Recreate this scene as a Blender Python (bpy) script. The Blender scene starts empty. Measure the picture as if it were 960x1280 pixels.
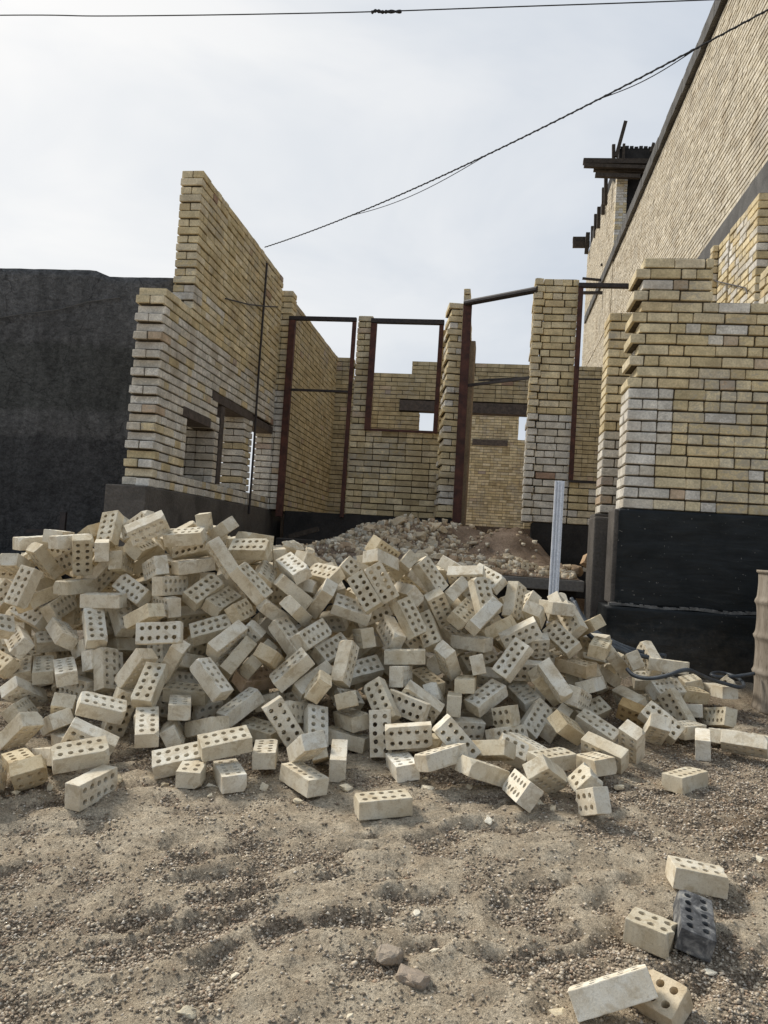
import bpy, bmesh, math, random
import numpy as np
from mathutils import Vector, Matrix, Quaternion, noise as mnoise
rnd = random.Random(11)
sc = bpy.context.scene
COL = sc.collection
CAMZ = 1.24
PI = math.pi

# ------------------------------------------------------------------ camera
YAW, PITCH, ROLL = 0.1364, 0.0425, -0.0637
def cam_axes():
    f = np.array([-math.sin(YAW)*math.cos(PITCH), math.cos(YAW)*math.cos(PITCH), math.sin(PITCH)])
    r = np.array([math.cos(YAW), math.sin(YAW), 0.0]); u = np.cross(r, f)
    c, s = math.cos(ROLL), math.sin(ROLL)
    return c*r - s*u, s*r + c*u, f
RX, UY, FW = cam_axes()
cam = bpy.data.objects.new('camera', bpy.data.cameras.new('camera'))
COL.objects.link(cam)
cam.matrix_world = Matrix(((RX[0], UY[0], -FW[0], 0), (RX[1], UY[1], -FW[1], 0), (RX[2], UY[2], -FW[2], CAMZ), (0, 0, 0, 1)))
cam.data.sensor_fit = 'HORIZONTAL'; cam.data.sensor_width = 36.0; cam.data.lens = 36.0
cam.data.clip_end = 2000
sc.camera = cam
sc.render.resolution_x, sc.render.resolution_y = 768, 1024

def ray(u, v):
    return RX*((u-480)/960) - UY*((v-640)/960) + FW
def on_y(u, v, Y):
    d = ray(u, v); return Vector(d*(Y/d[1])) + Vector((0, 0, CAMZ))
def on_x(u, v, X):
    d = ray(u, v); return Vector(d*(X/d[0])) + Vector((0, 0, CAMZ))
def gz(y):
    d = y-2.9
    return .232+.14*d-.06*math.sqrt(d*d+.04)
def ground(x, y):
    z = gz(min(y, 6.5)) if y > -3 else gz(-3)
    if y > 4.6: z += .05*min(1, (y-4.6)/1.0)*min(1, max(0, (x+.5)/1.2))
    return z
def on_ground(u, v):
    d = ray(u, v); t = .8
    while t < 30:
        p = Vector(d*t)+Vector((0, 0, CAMZ))
        if p.z < ground(p.x, p.y): return p
        t += .01
    return p

# ------------------------------------------------------------------ objects
def tag(o, label=None, cat=None, group=None, kind=None):
    if label: o['label'] = label
    if cat: o['category'] = cat
    if group: o['group'] = group
    if kind: o['kind'] = kind
    return o
def empty(name, loc, label, cat, group=None):
    o = bpy.data.objects.new(name, None); COL.objects.link(o); o.location = loc
    o.empty_display_size = .1
    return tag(o, label, cat, group, 'thing')
def link(name, me, parent=None, loc=(0, 0, 0)):
    o = bpy.data.objects.new(name, me); COL.objects.link(o)
    if parent is not None:
        o.parent = parent
        o.location = Vector(loc)-parent.location   # meshes are given in world coordinates
    else: o.location = loc
    return o
def from_bm(name, bm, mat, parent=None, smooth=False):
    me = bpy.data.meshes.new(name); bm.normal_update(); bm.to_mesh(me); bm.free()
    if mat: me.materials.append(mat)
    if smooth:
        for p in me.polygons: p.use_smooth = True
    return link(name, me, parent)
def recenter(o):
    """move a top-level mesh's origin to the base of its bounding box"""
    me = o.data; n = len(me.vertices); co = np.empty(n*3); me.vertices.foreach_get('co', co); co = co.reshape(-1, 3)
    c = (co.min(0)+co.max(0))/2; c[2] = co[:, 2].min(); co -= c; me.vertices.foreach_set('co', co.ravel()); me.update()
    o.location = Vector(c)
    return o
def bx(bm, x0, x1, y0, y1, z0, z1, bev=0.0):
    r = bmesh.ops.create_cube(bm, size=1.0)
    for v in r['verts']:
        v.co = Vector((x0+(v.co.x+.5)*(x1-x0), y0+(v.co.y+.5)*(y1-y0), z0+(v.co.z+.5)*(z1-z0)))
    if bev:
        es = list({e for v in r['verts'] for e in v.link_edges})
        bmesh.ops.bevel(bm, geom=es, offset=bev, segments=2, affect='EDGES', profile=.5)
def beam(bm, a, b, w, h=None, seg=4, twist=0.0):
    """straight bar from a to b; seg=4 gives a rectangular section w x h"""
    a, b = Vector(a), Vector(b); d = (b-a).normalized()
    up = Vector((0, 0, 1)) if abs(d.z) < .9 else Vector((0, 1, 0))
    s = d.cross(up).normalized(); t = s.cross(d)
    h = h or w; rings = []
    for p in (a, b):
        ring = []
        for k in range(seg):
            an = 2*PI*(k+.5)/seg+twist
            if seg == 4:
                cx, cy = (math.copysign(.5, math.cos(an)), math.copysign(.5, math.sin(an)))
            else: cx, cy = .5*math.cos(an), .5*math.sin(an)
            ring.append(bm.verts.new(p+s*cx*w+t*cy*h))
        rings.append(ring)
    for k in range(seg):
        bm.faces.new((rings[0][k], rings[0][(k+1) % seg], rings[1][(k+1) % seg], rings[1][k]))
    bm.faces.new(rings[0][::-1]); bm.faces.new(rings[1])
def tube(bm, pts, r, seg=8, rad=None):
    pts = [Vector(p) for p in pts]; prev = None; ref = Vector((.13, .27, .95))
    for i, p in enumerate(pts):
        d = (pts[min(i+1, len(pts)-1)]-pts[max(i-1, 0)]).normalized()
        s = d.cross(ref).normalized(); t = s.cross(d)
        rr = rad(i) if rad else r
        ring = [bm.verts.new(p+(s*math.cos(2*PI*k/seg)+t*math.sin(2*PI*k/seg))*rr) for k in range(seg)]
        if prev:
            for k in range(seg): bm.faces.new((prev[k], prev[(k+1) % seg], ring[(k+1) % seg], ring[k]))
        else: bm.faces.new(ring[::-1])
        prev = ring
    bm.faces.new(prev)
def spline(pts, n=8):
    P = [Vector(p) for p in pts]; out = []
    for i in range(len(P)-1):
        p0, p1, p2, p3 = P[max(i-1, 0)], P[i], P[i+1], P[min(i+2, len(P)-1)]
        for k in range(n):
            t = k/n
            out.append(.5*((2*p1)+(p2-p0)*t+(2*p0-5*p1+4*p2-p3)*t*t+(3*p1-p0-3*p2+p3)*t**3))
    out.append(P[-1]); return out

# ------------------------------------------------------------------ materials
class NT:
    def __init__(s, name, rough=.9, spec=.25):
        s.m = bpy.data.materials.new(name); s.m.use_nodes = True; s.t = s.m.node_tree
        s.b = s.t.nodes['Principled BSDF']; s.b.inputs['Roughness'].default_value = rough
        s.b.inputs['Specular IOR Level'].default_value = spec
        s.co = s.t.nodes.new('ShaderNodeTexCoord')
    def n(s, typ, **kw):
        x = s.t.nodes.new(typ)
        for k, v in kw.items(): setattr(x, k, v)
        return x
    def l(s, a, b): s.t.links.new(a, b)
    def noise(s, scale, detail=4, rough=.55, vec=None, dist=0.0):
        x = s.n('ShaderNodeTexNoise'); x.inputs['Scale'].default_value = scale
        x.inputs['Detail'].default_value = detail; x.inputs['Roughness'].default_value = rough
        x.inputs['Distortion'].default_value = dist
        s.l(vec if vec is not None else s.co.outputs['Object'], x.inputs['Vector']); return x.outputs['Fac']
    def ramp(s, fac, stops):
        x = s.n('ShaderNodeValToRGB'); e = x.color_ramp.elements
        while len(e) > 1: e.remove(e[-1])
        for i, (p, c) in enumerate(stops):
            el = e[0] if i == 0 else e.new(p)
            el.position = p; c = c if hasattr(c, '__len__') else (c, c, c); el.color = (*c, 1)
        s.l(fac, x.inputs['Fac']); return x.outputs['Color']
    def mix(s, fac, a, b, mode='MIX'):
        x = s.n('ShaderNodeMix', data_type='RGBA', blend_type=mode)
        for val, i in ((fac, 0), (a, 6), (b, 7)):
            if hasattr(val, 'is_linked'): s.l(val, x.inputs[i])
            elif i == 0: x.inputs[0].default_value = val
            else: x.inputs[i].default_value = (*val, 1)
        return x.outputs[2]
    def attr(s, name):
        return s.n('ShaderNodeAttribute', attribute_name=name).outputs['Color']
    def color(s, c):
        if hasattr(c, 'is_linked'): s.l(c, s.b.inputs['Base Color'])
        else: s.b.inputs['Base Color'].default_value = (*c, 1)
        return s
    def bump(s, h, strength=.4, dist=.01):
        x = s.n('ShaderNodeBump'); x.inputs['Strength'].default_value = strength; x.inputs['Distance'].default_value = dist
        s.l(h, x.inputs['Height']); s.l(x.outputs['Normal'], s.b.inputs['Normal']); return s
    def mapped(s, scale):
        x = s.n('ShaderNodeMapping'); x.inputs['Scale'].default_value = scale
        s.l(s.co.outputs['Object'], x.inputs['Vector']); return x.outputs['Vector']

def m_wallbrick():
    t = NT('laid_brick', .92, .2)
    base = t.attr('tint')
    n1 = t.noise(9, 5); n2 = t.noise(70, 3); n3 = t.noise(2.2, 4)
    c = t.mix(1.0, base, t.ramp(n1, [(.36, .80), (.64, 1.1)]), 'MULTIPLY')
    c = t.mix(1.0, c, t.ramp(n2, [(.36, .84), (.64, 1.1)]), 'MULTIPLY')
    c = t.mix(t.ramp(n3, [(.53, 0.0), (.68, .42)]), c, (.27, .20, .12))
    n5 = t.noise(16, 6, .7, t.mapped((1, 1, 1.7)), 1.0); n6 = t.noise(1.7, 3)
    ml = t.n('ShaderNodeMath', operation='MULTIPLY'); t.l(n5, ml.inputs[0]); t.l(n6, ml.inputs[1])
    c = t.mix(t.ramp(ml.outputs[0], [(.285, 0.0), (.34, .6)]), c, (.40, .365, .30))
    t.color(c); t.bump(n2, .5, .004); return t.m
def m_mortar():
    t = NT('mortar', .98, .1); n = t.noise(30, 4)
    t.color(t.ramp(n, [(.3, (.06, .048, .034)), (.7, (.13, .105, .072))])); t.bump(n, .6, .006); return t.m
TARSIGN = -1
def m_brick(tar=False):
    t = NT('tarred_brick' if tar else 'cream_brick', .9, .22)
    oi = t.n('ShaderNodeObjectInfo')
    # every brick reads its own piece of the noise
    ad = t.n('ShaderNodeVectorMath', operation='MULTIPLY_ADD'); 
    cx = t.n('ShaderNodeCombineXYZ'); t.l(oi.outputs['Random'], cx.inputs[0]); t.l(oi.outputs['Random'], cx.inputs[1])
    ad.inputs[1].default_value = (57, 91, 33); t.l(cx.outputs[0], ad.inputs[0]); t.l(t.co.outputs['Object'], ad.inputs[2])
    V = ad.outputs[0]
    n1 = t.noise(11, 4, .6, V); n2 = t.noise(150, 3, .6, V); n3 = t.noise(20, 5, .65, V, .6); n4 = t.noise(420, 2, .5, V)
    c = t.ramp(n1, [(.36, (.64, .56, .42)), (.5, (.73, .665, .53)), (.66, (.78, .735, .62))])
    c = t.mix(t.ramp(n3, [(.52, 0.0), (.62, .55)]), c, (.46, .37, .24))
    c = t.mix(t.ramp(n2, [(.54, 0.0), (.68, .34)]), c, (.37, .30, .20))
    c = t.mix(1.0, c, t.ramp(n4, [(.3, .90), (.7, 1.06)]), 'MULTIPLY')
    c = t.mix(1.0, c, t.ramp(oi.outputs['Random'], [(0, (.80, .76, .68)), (.25, (.95, .92, .86)), (.6, (1.0, .98, .95)), (1, (1.06, 1.07, 1.08))]), 'MULTIPLY')
    c = t.mix(1.0, c, oi.outputs['Color'], 'MULTIPLY')
    if tar:
        n5 = t.noise(13, 6, .62, V, .3)
        sx = t.n('ShaderNodeSeparateXYZ'); t.l(t.co.outputs['Object'], sx.inputs[0])
        fy = t.n('ShaderNodeMath', operation='MULTIPLY_ADD'); t.l(sx.outputs['Y'], fy.inputs[0]); fy.inputs[1].default_value = TARSIGN*30.0; t.l(n5, fy.inputs[2])
        c = t.mix(t.ramp(fy.outputs[0], [(1.62, 1.0), (1.74, 0.0)]), c, t.ramp(n3, [(.36, (.05, .05, .05)), (.5, (.115, .114, .112)), (.60, (.25, .245, .23)), (.68, (.42, .39, .33))]))
    t.color(c)
    h = t.mix(.5, n2, n3)
    t.bump(h, .55, .003); return t.m
def m_conc(name, a, b, scale=3.0, bump=.5, rough=.92, vscale=None, dist=.01, fine=60):
    t = NT(name, rough, .2)
    v = t.mapped(vscale) if vscale else None
    n = t.noise(scale, 6, .62, v, .4); n2 = t.noise(fine, 4, .6)
    c = t.ramp(n, [(.3, a), (.7, b)])
    c = t.mix(1.0, c, t.ramp(n2, [(.3, .8), (.7, 1.18)]), 'MULTIPLY')
    t.color(c); t.bump(t.mix(.5, n, n2), bump, dist); return t.m
def m_metal(name, a, b, rough=.6, scale=18):
    t = NT(name, rough, .4); n = t.noise(scale, 5, .65); n2 = t.noise(120, 3)
    t.color(t.mix(1.0, t.ramp(n, [(.35, a), (.65, b)]), t.ramp(n2, [(.3, .8), (.7, 1.15)]), 'MULTIPLY')); t.bump(n2, .25, .002); return t.m
def m_wood(name, a, b):
    t = NT(name, .85, .2); v = t.mapped((2, 2, 2)); n = t.noise(5, 5, .6, v, 1.5)
    t.color(t.ramp(n, [(.3, a), (.7, b)])); t.bump(n, .4, .004); return t.m
WB, MORT, BRK, TAR = m_wallbrick(), m_mortar(), m_brick(), m_brick(True)
DEEPJ = NT('raked_joint', .98, .05).color((.035, .028, .02)).m
def m_render():
    t = NT('dark_cement_render', .93, .15)
    z = t.n('ShaderNodeSeparateXYZ'); t.l(t.co.outputs['Object'], z.inputs[0])
    n = t.noise(1.3, 6, .65, None, .8); f = t.noise(22, 6, .7, t.mapped((1, 1, 1.6)), .6); g_ = t.noise(90, 4, .7); h_ = t.noise(4.0, 5, .7, t.mapped((1.0, 1, .35)), 1.2)
    zz = t.n('ShaderNodeMath', operation='MULTIPLY_ADD'); t.l(n, zz.inputs[0]); zz.inputs[1].default_value = .22; t.l(z.outputs['Z'], zz.inputs[2])
    mr = t.n('ShaderNodeMapRange'); t.l(zz.outputs[0], mr.inputs[0]); mr.inputs[1].default_value = .4; mr.inputs[2].default_value = 4.0
    c = t.ramp(mr.outputs[0], [(.30, (.052, .051, .05)), (.49, (.056, .055, .054)), (.505, (.088, .085, .081)), (.565, (.092, .09, .086)), (.58, (.063, .063, .058)), (.745, (.068, .068, .063)), (.76, (.094, .092, .089)), (.9, (.10, .099, .097))])
    c = t.mix(1.0, c, t.ramp(h_, [(.36, .72), (.64, 1.25)]), 'MULTIPLY')
    c = t.mix(1.0, c, t.ramp(f, [(.36, .62), (.64, 1.4)]), 'MULTIPLY')
    vo = t.n('ShaderNodeTexVoronoi', feature='DISTANCE_TO_EDGE'); vo.inputs['Scale'].default_value = .9
    wv = t.n('ShaderNodeVectorMath', operation='MULTIPLY_ADD'); nv = t.n('ShaderNodeTexNoise'); nv.inputs['Scale'].default_value = 3.0; nv.inputs['Detail'].default_value = 6
    t.l(t.co.outputs['Object'], nv.inputs['Vector']); t.l(nv.outputs['Color'], wv.inputs[0]); wv.inputs[1].default_value = (.5, .5, .5); t.l(t.co.outputs['Object'], wv.inputs[2]); t.l(wv.outputs[0], vo.inputs['Vector'])
    c = t.mix(t.ramp(vo.outputs['Distance'], [(.0, .7), (.007, 0.0)]), c, (.018, .018, .018))
    c = t.mix(1.0, c, t.ramp(g_, [(.38, .82), (.62, 1.18)]), 'MULTIPLY')
    t.color(c); t.bump(t.mix(.4, f, g_), .8, .02); return t.m
RENDER = m_render()
def m_bitumen():
    t = NT('black_bitumen', .5, .3)
    n = t.noise(3.0, 6, .65, None, .6); st = t.noise(7, 5, .65, t.mapped((.5, 1, 3.2)), .8); sp = t.noise(46, 2, .4); du = t.noise(16, 6, .75)
    c = t.ramp(st, [(.36, (.0055, .007, .007)), (.6, (.013, .0155, .0155)), (.72, (.028, .03, .029))])
    c = t.mix(t.ramp(sp, [(.735, 0.0), (.76, .75)]), c, (.17, .16, .14))
    z = t.n('ShaderNodeSeparateXYZ'); t.l(t.co.outputs['Object'], z.inputs[0])
    m = t.n('ShaderNodeMath', operation='MULTIPLY_ADD'); t.l(du, m.inputs[0]); m.inputs[1].default_value = -.9; t.l(z.outputs['Z'], m.inputs[2])
    c = t.mix(t.ramp(m.outputs[0], [(.0, .5), (.36, 0.0)]), c, (.10, .085, .065))
    t.color(c)
    r_ = t.ramp(n, [(.36, .38), (.64, .72)]); t.l(r_, t.b.inputs['Roughness'])
    t.bump(t.mix(.5, st, du), .7, .012); return t.m
BITUM = m_bitumen()
PLINTH = m_conc('grey_plinth', (.075, .067, .058), (.16, .142, .122), 3.0, .8, .95, None, .02)
CONC = m_conc('concrete', (.13, .12, .105), (.22, .20, .175), 4.0, .6)
DCONC = m_conc('dark_concrete', (.075, .072, .068), (.15, .145, .135), 3.0, .6)
DARKF = m_conc('dark_plinth_opening_shade', (.02, .019, .018), (.05, .046, .042), 3.0, .7)  # dark plinth tone; doubles as painted shade of the tower opening
SMEAR = m_conc('cement_smear', (.10, .095, .085), (.26, .245, .22), 14.0, .8)
RUST = m_metal('red_oxide_steel', (.04, .015, .011), (.105, .038, .024), .7, 11)
DSTEEL = m_metal('dark_steel', (.018, .014, .013), (.045, .034, .03), .6)
LINT = m_metal('lintel_steel', (.06, .048, .04), (.125, .098, .08), .8)
ZINC = m_metal('white_metal_profile', (.66, .69, .73), (.78, .80, .83), .45)
TIMB = m_wood('weathered_timber', (.035, .028, .022), (.09, .072, .055))
TIMBL = m_wood('pale_timber', (.16, .125, .085), (.27, .22, .155))
CABLE = m_metal('cable_sheath', (.012, .012, .013), (.022, .022, .024), .6)
HOSE = m_metal('grey_conduit', (.035, .04, .045), (.075, .085, .095), .45)
PLAST = m_conc('brown_plaster', (.20, .148, .095), (.30, .23, .155), 5.0, .5)

def m_barrel():
    t = NT('weathered_barrel', .9, .2)
    n = t.noise(9, 5, .6, t.mapped((1.6, 1.6, .35)), .5); n2 = t.noise(60, 4, .65, t.mapped((1, 1, .25)))
    c = t.ramp(n, [(.3, (.20, .165, .125)), (.55, (.30, .255, .20)), (.75, (.40, .35, .285))])
    c = t.mix(t.ramp(n2, [(.52, 0.0), (.72, .65)]), c, (.10, .075, .052))
    t.color(c); t.bump(n2, .4, .004); return t.m
BARREL = m_barrel()
def m_ground():
    t = NT('sandy_ground', .97, .12)
    ga = t.n('ShaderNodeAttribute', attribute_name='gravel').outputs['Fac']
    mid = t.noise(9, 6, .7); fine = t.noise(75, 6, .8); gr = t.noise(210, 3, .75)
    sand = t.ramp(mid, [(.36, (.45, .36, .25)), (.5, (.56, .462, .328)), (.64, (.68, .575, .42))])
    grav = t.ramp(fine, [(.36, (.155, .115, .078)), (.5, (.31, .242, .170)), (.66, (.48, .385, .277))])
    ms = t.n('ShaderNodeMath', operation='MULTIPLY_ADD'); t.l(mid, ms.inputs[0]); ms.inputs[1].default_value = .55; t.l(ga, ms.inputs[2])
    c = t.mix(t.ramp(ms.outputs[0], [(.60, 0.0), (.92, .9)]), sand, grav)
    c = t.mix(1.0, c, t.ramp(fine, [(.36, .58), (.5, 1.0), (.64, 1.3)]), 'MULTIPLY')
    c = t.mix(1.0, c, t.ramp(gr, [(.38, .70), (.62, 1.22)]), 'MULTIPLY')
    # damp brown stain on the right
    vm = t.n('ShaderNodeVectorMath', operation='DISTANCE'); t.l(t.co.outputs['Object'], vm.inputs[0]); vm.inputs[1].default_value = (1.25, 3.1, .25)
    ds = t.n('ShaderNodeMath', operation='MULTIPLY_ADD'); t.l(mid, ds.inputs[0]); ds.inputs[1].default_value = 1.2; t.l(vm.outputs['Value'], ds.inputs[2])
    c = t.mix(t.ramp(ds.outputs[0], [(.85, .6), (1.6, 0.0)]), c, (.15, .092, .048))
    t.color(c)
    t.bump(t.mix(.45, fine, gr), 1.0, .02); return t.m
GROUND = m_ground()
def m_stone(name, stops, sc_=40):
    t = NT(name, .95, .15); oi = t.n('ShaderNodeObjectInfo')
    n = t.noise(sc_, 4, .65); c = t.ramp(n, [(.3, stops[0]), (.7, stops[1])])
    c = t.mix(1.0, c, oi.outputs['Color'], 'MULTIPLY'); t.color(c); t.bump(n, .6, .006); return t.m
STONE = m_stone('field_stone', ((.30, .255, .20), (.48, .42, .34)), 22)
RUB = m_stone('rubble_piece', ((.48, .405, .29), (.68, .595, .45)))
def m_tintstone(name, mul=1.0):
    t = NT(name, .95, .12); n = t.noise(50, 3)
    t.color(t.mix(1.0, t.attr('tint'), t.ramp(n, [(.3, .75), (.7, 1.2)]), 'MULTIPLY')); t.bump(n, .5, .004); return t.m
GRAV = m_tintstone('gravel_grains')
def m_dirt():
    t = NT('red_brown_dirt', .97, .1); n = t.noise(5, 6, .65); f = t.noise(70, 5, .7)
    c = t.ramp(n, [(.36, (.19, .135, .092)), (.64, (.32, .24, .175))])
    c = t.mix(1.0, c, t.ramp(f, [(.3, .6), (.7, 1.3)]), 'MULTIPLY'); t.color(c); t.bump(f, .8, .02); return t.m
DIRT = m_dirt()

# ------------------------------------------------------------------ brick walls, course by course
PITCH_C = .0787; BL, BW, BH = .206, .098, .0655
CREAM = [(.70, .58, .355), (.67, .545, .315), (.73, .615, .39), (.63, .515, .30), (.69, .58, .375), (.74, .625, .40), (.66, .53, .31), (.72, .62, .43)]
WHITE = [(.72, .675, .585), (.69, .64, .545), (.75, .70, .60), (.66, .60, .485)]
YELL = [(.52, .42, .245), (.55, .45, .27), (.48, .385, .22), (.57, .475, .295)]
RED = [(.40, .27, .19), (.55, .42, .29), (.49, .40, .33), (.57, .45, .31), (.60, .47, .33)]
def pick(pal, r, red=.02):
    c = r.choice(RED) if r.random() < red else r.choice(pal)
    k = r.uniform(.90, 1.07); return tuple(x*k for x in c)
_S = np.array([[sx, sy, sz] for sx in (-1, 1) for sy in (-1, 1) for sz in (-1, 1)], float)
_Q = [(0, 1, 3, 2), (4, 6, 7, 5), (0, 4, 5, 1), (2, 3, 7, 6), (0, 2, 6, 4), (1, 5, 7, 3)]
def chamf_template():
    bm = bmesh.new(); bmesh.ops.create_cube(bm, size=2.0)
    bm.verts.ensure_lookup_table()
    bmesh.ops.bevel(bm, geom=list(bm.edges), offset=.12, segments=1, affect='EDGES')
    bm.verts.index_update()
    V = np.array([v.co[:] for v in bm.verts]); Fc = [[v.index for v in f.verts] for f in bm.faces]; bm.free(); return V, Fc
CV, CF = chamf_template()
NPR = np.random.RandomState(4)
class Bricks:
    """a wall face collected brick by brick into ONE mesh (wall bricks are the wall's surface pattern)"""
    def __init__(s): s.v = []; s.f = []; s.t = []; s.n = 0; s.mi = []
    def box(s, O, U, N, a0, a1, d0, d1, z0, z1, tint, jit=.0015, chamf=True, mi=0, r=rnd):
        half = np.array([(a1-a0)/2, (d1-d0)/2, (z1-z0)/2]); ctr = np.array([(a0+a1)/2, (d0+d1)/2, (z0+z1)/2])
        if chamf:
            ch = .0045
            sg = np.sign(CV); inner = (np.abs(CV) < .99)
            L = sg*half - inner*sg*ch; L = L+ctr+NPR.randn(len(L), 3)*.0011; F_ = CF
        else: L = _S*half+ctr; F_ = _Q
        if jit:
            ang = r.gauss(0, jit*2.2); k = L-ctr
            L = L + np.array([r.gauss(0, jit), r.gauss(0, jit), r.gauss(0, jit*.7)])
            L[:, 2] += k[:, 0]*ang
            L[:, 1] += k[:, 0]*r.gauss(0, jit*4)
        W = np.empty((len(L), 3)); W[:, 0] = O[0]+L[:, 0]*U[0]+L[:, 1]*N[0]; W[:, 1] = O[1]+L[:, 0]*U[1]+L[:, 1]*N[1]; W[:, 2] = O[2]+L[:, 2]
        s.v.append(W); s.f += [[i+s.n for i in f] for f in F_]; s.t += [tint]*len(F_); s.mi += [mi]*len(F_); s.n += len(L)
    def build(s, name, parent=None):
        me = bpy.data.meshes.new(name); me.from_pydata(np.vstack(s.v).tolist(), [], s.f)
        a = me.attributes.new('tint', 'FLOAT_COLOR', 'FACE')
        a.data.foreach_set('color', np.array([(*t, 1) for t in s.t], np.float32).ravel())
        me.materials.append(WB); me.materials.append(MORT); me.materials.append(DEEPJ)
        me.polygons.foreach_set('material_index', s.mi)
        bm = bmesh.new(); bm.from_mesh(me); bmesh.ops.recalc_face_normals(bm, faces=bm.faces[:]); bm.to_mesh(me); bm.free()
        return link(name, me, parent)
def lay(B, O, U, N, ncourse, ivals, t=BL, pal=lambda k, a, r: pick(CREAM, r), seed=1, jit=.0016, chamf=True, back=True, stretch=.55, bh=None, rec=.022):
    """courses of brick: O base corner, U along, N outward normal of the seen face; depth runs to -N. ivals(k) -> [(a0,a1)] ; t may be a function of k"""
    r = random.Random(seed); j = .0065
    bh = bh or BH
    for k in range(ncourse):
        z0 = k*PITCH_C+.0055; tk = t(k) if callable(t) else t
        for a0, a1 in ivals(k):
            if a1-a0 < .02: continue
            a = a0; first = True; prefer = (k % 2 == 0)
            while a < a1-.02:
                st = (prefer if first else r.random() < stretch)
                w = BL if st else BW
                if a1-(a+w) < .05: w = a1-a if a1-a < BL+.03 else (a1-a)/2
                e = min(a+w, a1); tt = pal(k, (a+e)/2, r)
                off = r.gauss(0, .0022)
                if st and back and tk > .15:
                    hw = max(BW, tk/2-.004); B.box(O, U, N, a, e, -hw+off, off, z0, z0+bh, tt, jit, chamf, r=r)
                    B.box(O, U, N, a, e, -tk, -tk+hw, z0, z0+bh, pal(k, (a+e)/2, r), jit, chamf, r=r)
                else: B.box(O, U, N, a, e, -tk, off, z0, z0+bh, tt, jit, chamf, r=r)
                a = e+j; first = False
            B.box(O, U, N, a0+.02, a1-.02, -tk+.02, -rec, k*PITCH_C, (k+1)*PITCH_C, (.1, .1, .1), 0, False, 2 if rec > .03 else 1)
    return B
ZB = 1.605
def cut(a0, a1, holes):
    out = [(a0, a1)]
    for h0, h1 in holes:
        nx = []
        for s, e in out:
            if h1 <= s or h0 >= e: nx.append((s, e)); continue
            if h0 > s: nx.append((s, h0))
            if h1 < e: nx.append((h1, e))
        out = nx
    return out
def kz(z): return (z-ZB)/PITCH_C

# --- left brick wall, running away from the viewer
XL = -2.865
lw = empty('brick_wall', (XL-.1, 6.2, ZB), 'tall stepped cream brick wall on the left with three window openings', 'wall')
def lw_iv(k):
    z = ZB+(k+.5)*PITCH_C
    s = 6.168+(.0 if k % 2 == 0 else .045)
    if k >= 22: s = 6.80+(0 if k % 2 else .012)
    h = []
    if 1.755 < z < 2.41: h.append((6.87, 7.64) if z < 2.31 else (6.76, 7.50))
    if 1.77 < z < 2.70: h.append((7.64, 8.53) if z < 2.60 else (7.47, 8.84))
    if 1.73 < z < 2.68: h.append((8.85, 9.70) if z < 2.585 else (8.84, 9.80))
    return cut(s, 9.70, h)
def lw_pal(k, a, r):
    z = k*PITCH_C
    w = (z < 1.5 and r.random() < .8) or (k >= 22 and z < 1.9 and a < 7.6 and r.random() < .5)
    if 12 < k < 20 and r.random() < .035: return pick(RED, r, 0)
    return pick(WHITE if w else CREAM, r, .015)
B = Bricks(); lay(B, (XL, 0, ZB), (0, 1), (1, 0), 39, lw_iv, lambda k: .25 if k < 22 else .212, lw_pal, 3)
B.build('brickwork', lw)
for yj, z0_, nk, x0_ in ((7.645, ZB+2*PITCH_C, 9, -.95), (8.535, ZB+2*PITCH_C, 11, -.95), (9.715, ZB+2*PITCH_C, 11, -.24)):
    B = Bricks(); lay(B, (XL+x0_, yj+.004, z0_), (1, 0), (0, -1), nk, lambda k: [(0, -x0_-(.012 if yj < 8 else .262) if yj < 9 else -x0_-.012)] , .11, lambda k, a, r: tuple(x*1.12 for x in pick(WHITE, r, .01)), int(yj*10), back=False)  # jamb bricks paled to stand in for skylight that the openings block
    B.build('jamb', lw)
for (y0, y1, z0, z1) in ((6.76, 7.47, 2.315, 2.408), (7.475, 8.835, 2.605, 2.697), (8.845, 9.69, 2.59, 2.678)):
    bm = bmesh.new(); bx(bm, XL-.235, XL+.004, y0, y1, z0, z1, .004); from_bm('lintel', bm, LINT, lw)
bm = bmesh.new(); bx(bm, XL-.12, XL-.003, 7.775, 7.875, 1.77, 2.60, .004); from_bm('steel_post', bm, LINT, lw)
bm = bmesh.new(); bx(bm, XL-.34, XL+.022, 6.06, 13.4, .35, ZB-.002, .01); from_bm('plinth', bm, PLINTH, lw)
bm = bmesh.new(); rp = [(XL+.035, 8.83+.01*math.sin(i), 1.5+i*.38) for i in range(9)]; tube(bm, rp, .014, 6)
rod = from_bm('reinforcing_rod', bm, DSTEEL); tag(recenter(rod), 'long dark iron rod upright against the left brick wall', 'iron rod')
bm = bmesh.new(); tube(bm, [(XL+.02, 7.58, 3.69), (XL+.03, 8.3, 3.86), (XL+.04, 8.9, 4.03), (XL+.02, 9.45, 4.2)], .008, 6)
tag(recenter(from_bm('reinforcing_rod', bm, DSTEEL)), 'thin slanting iron bar lying across the left brick wall, high up', 'iron rod')

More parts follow.
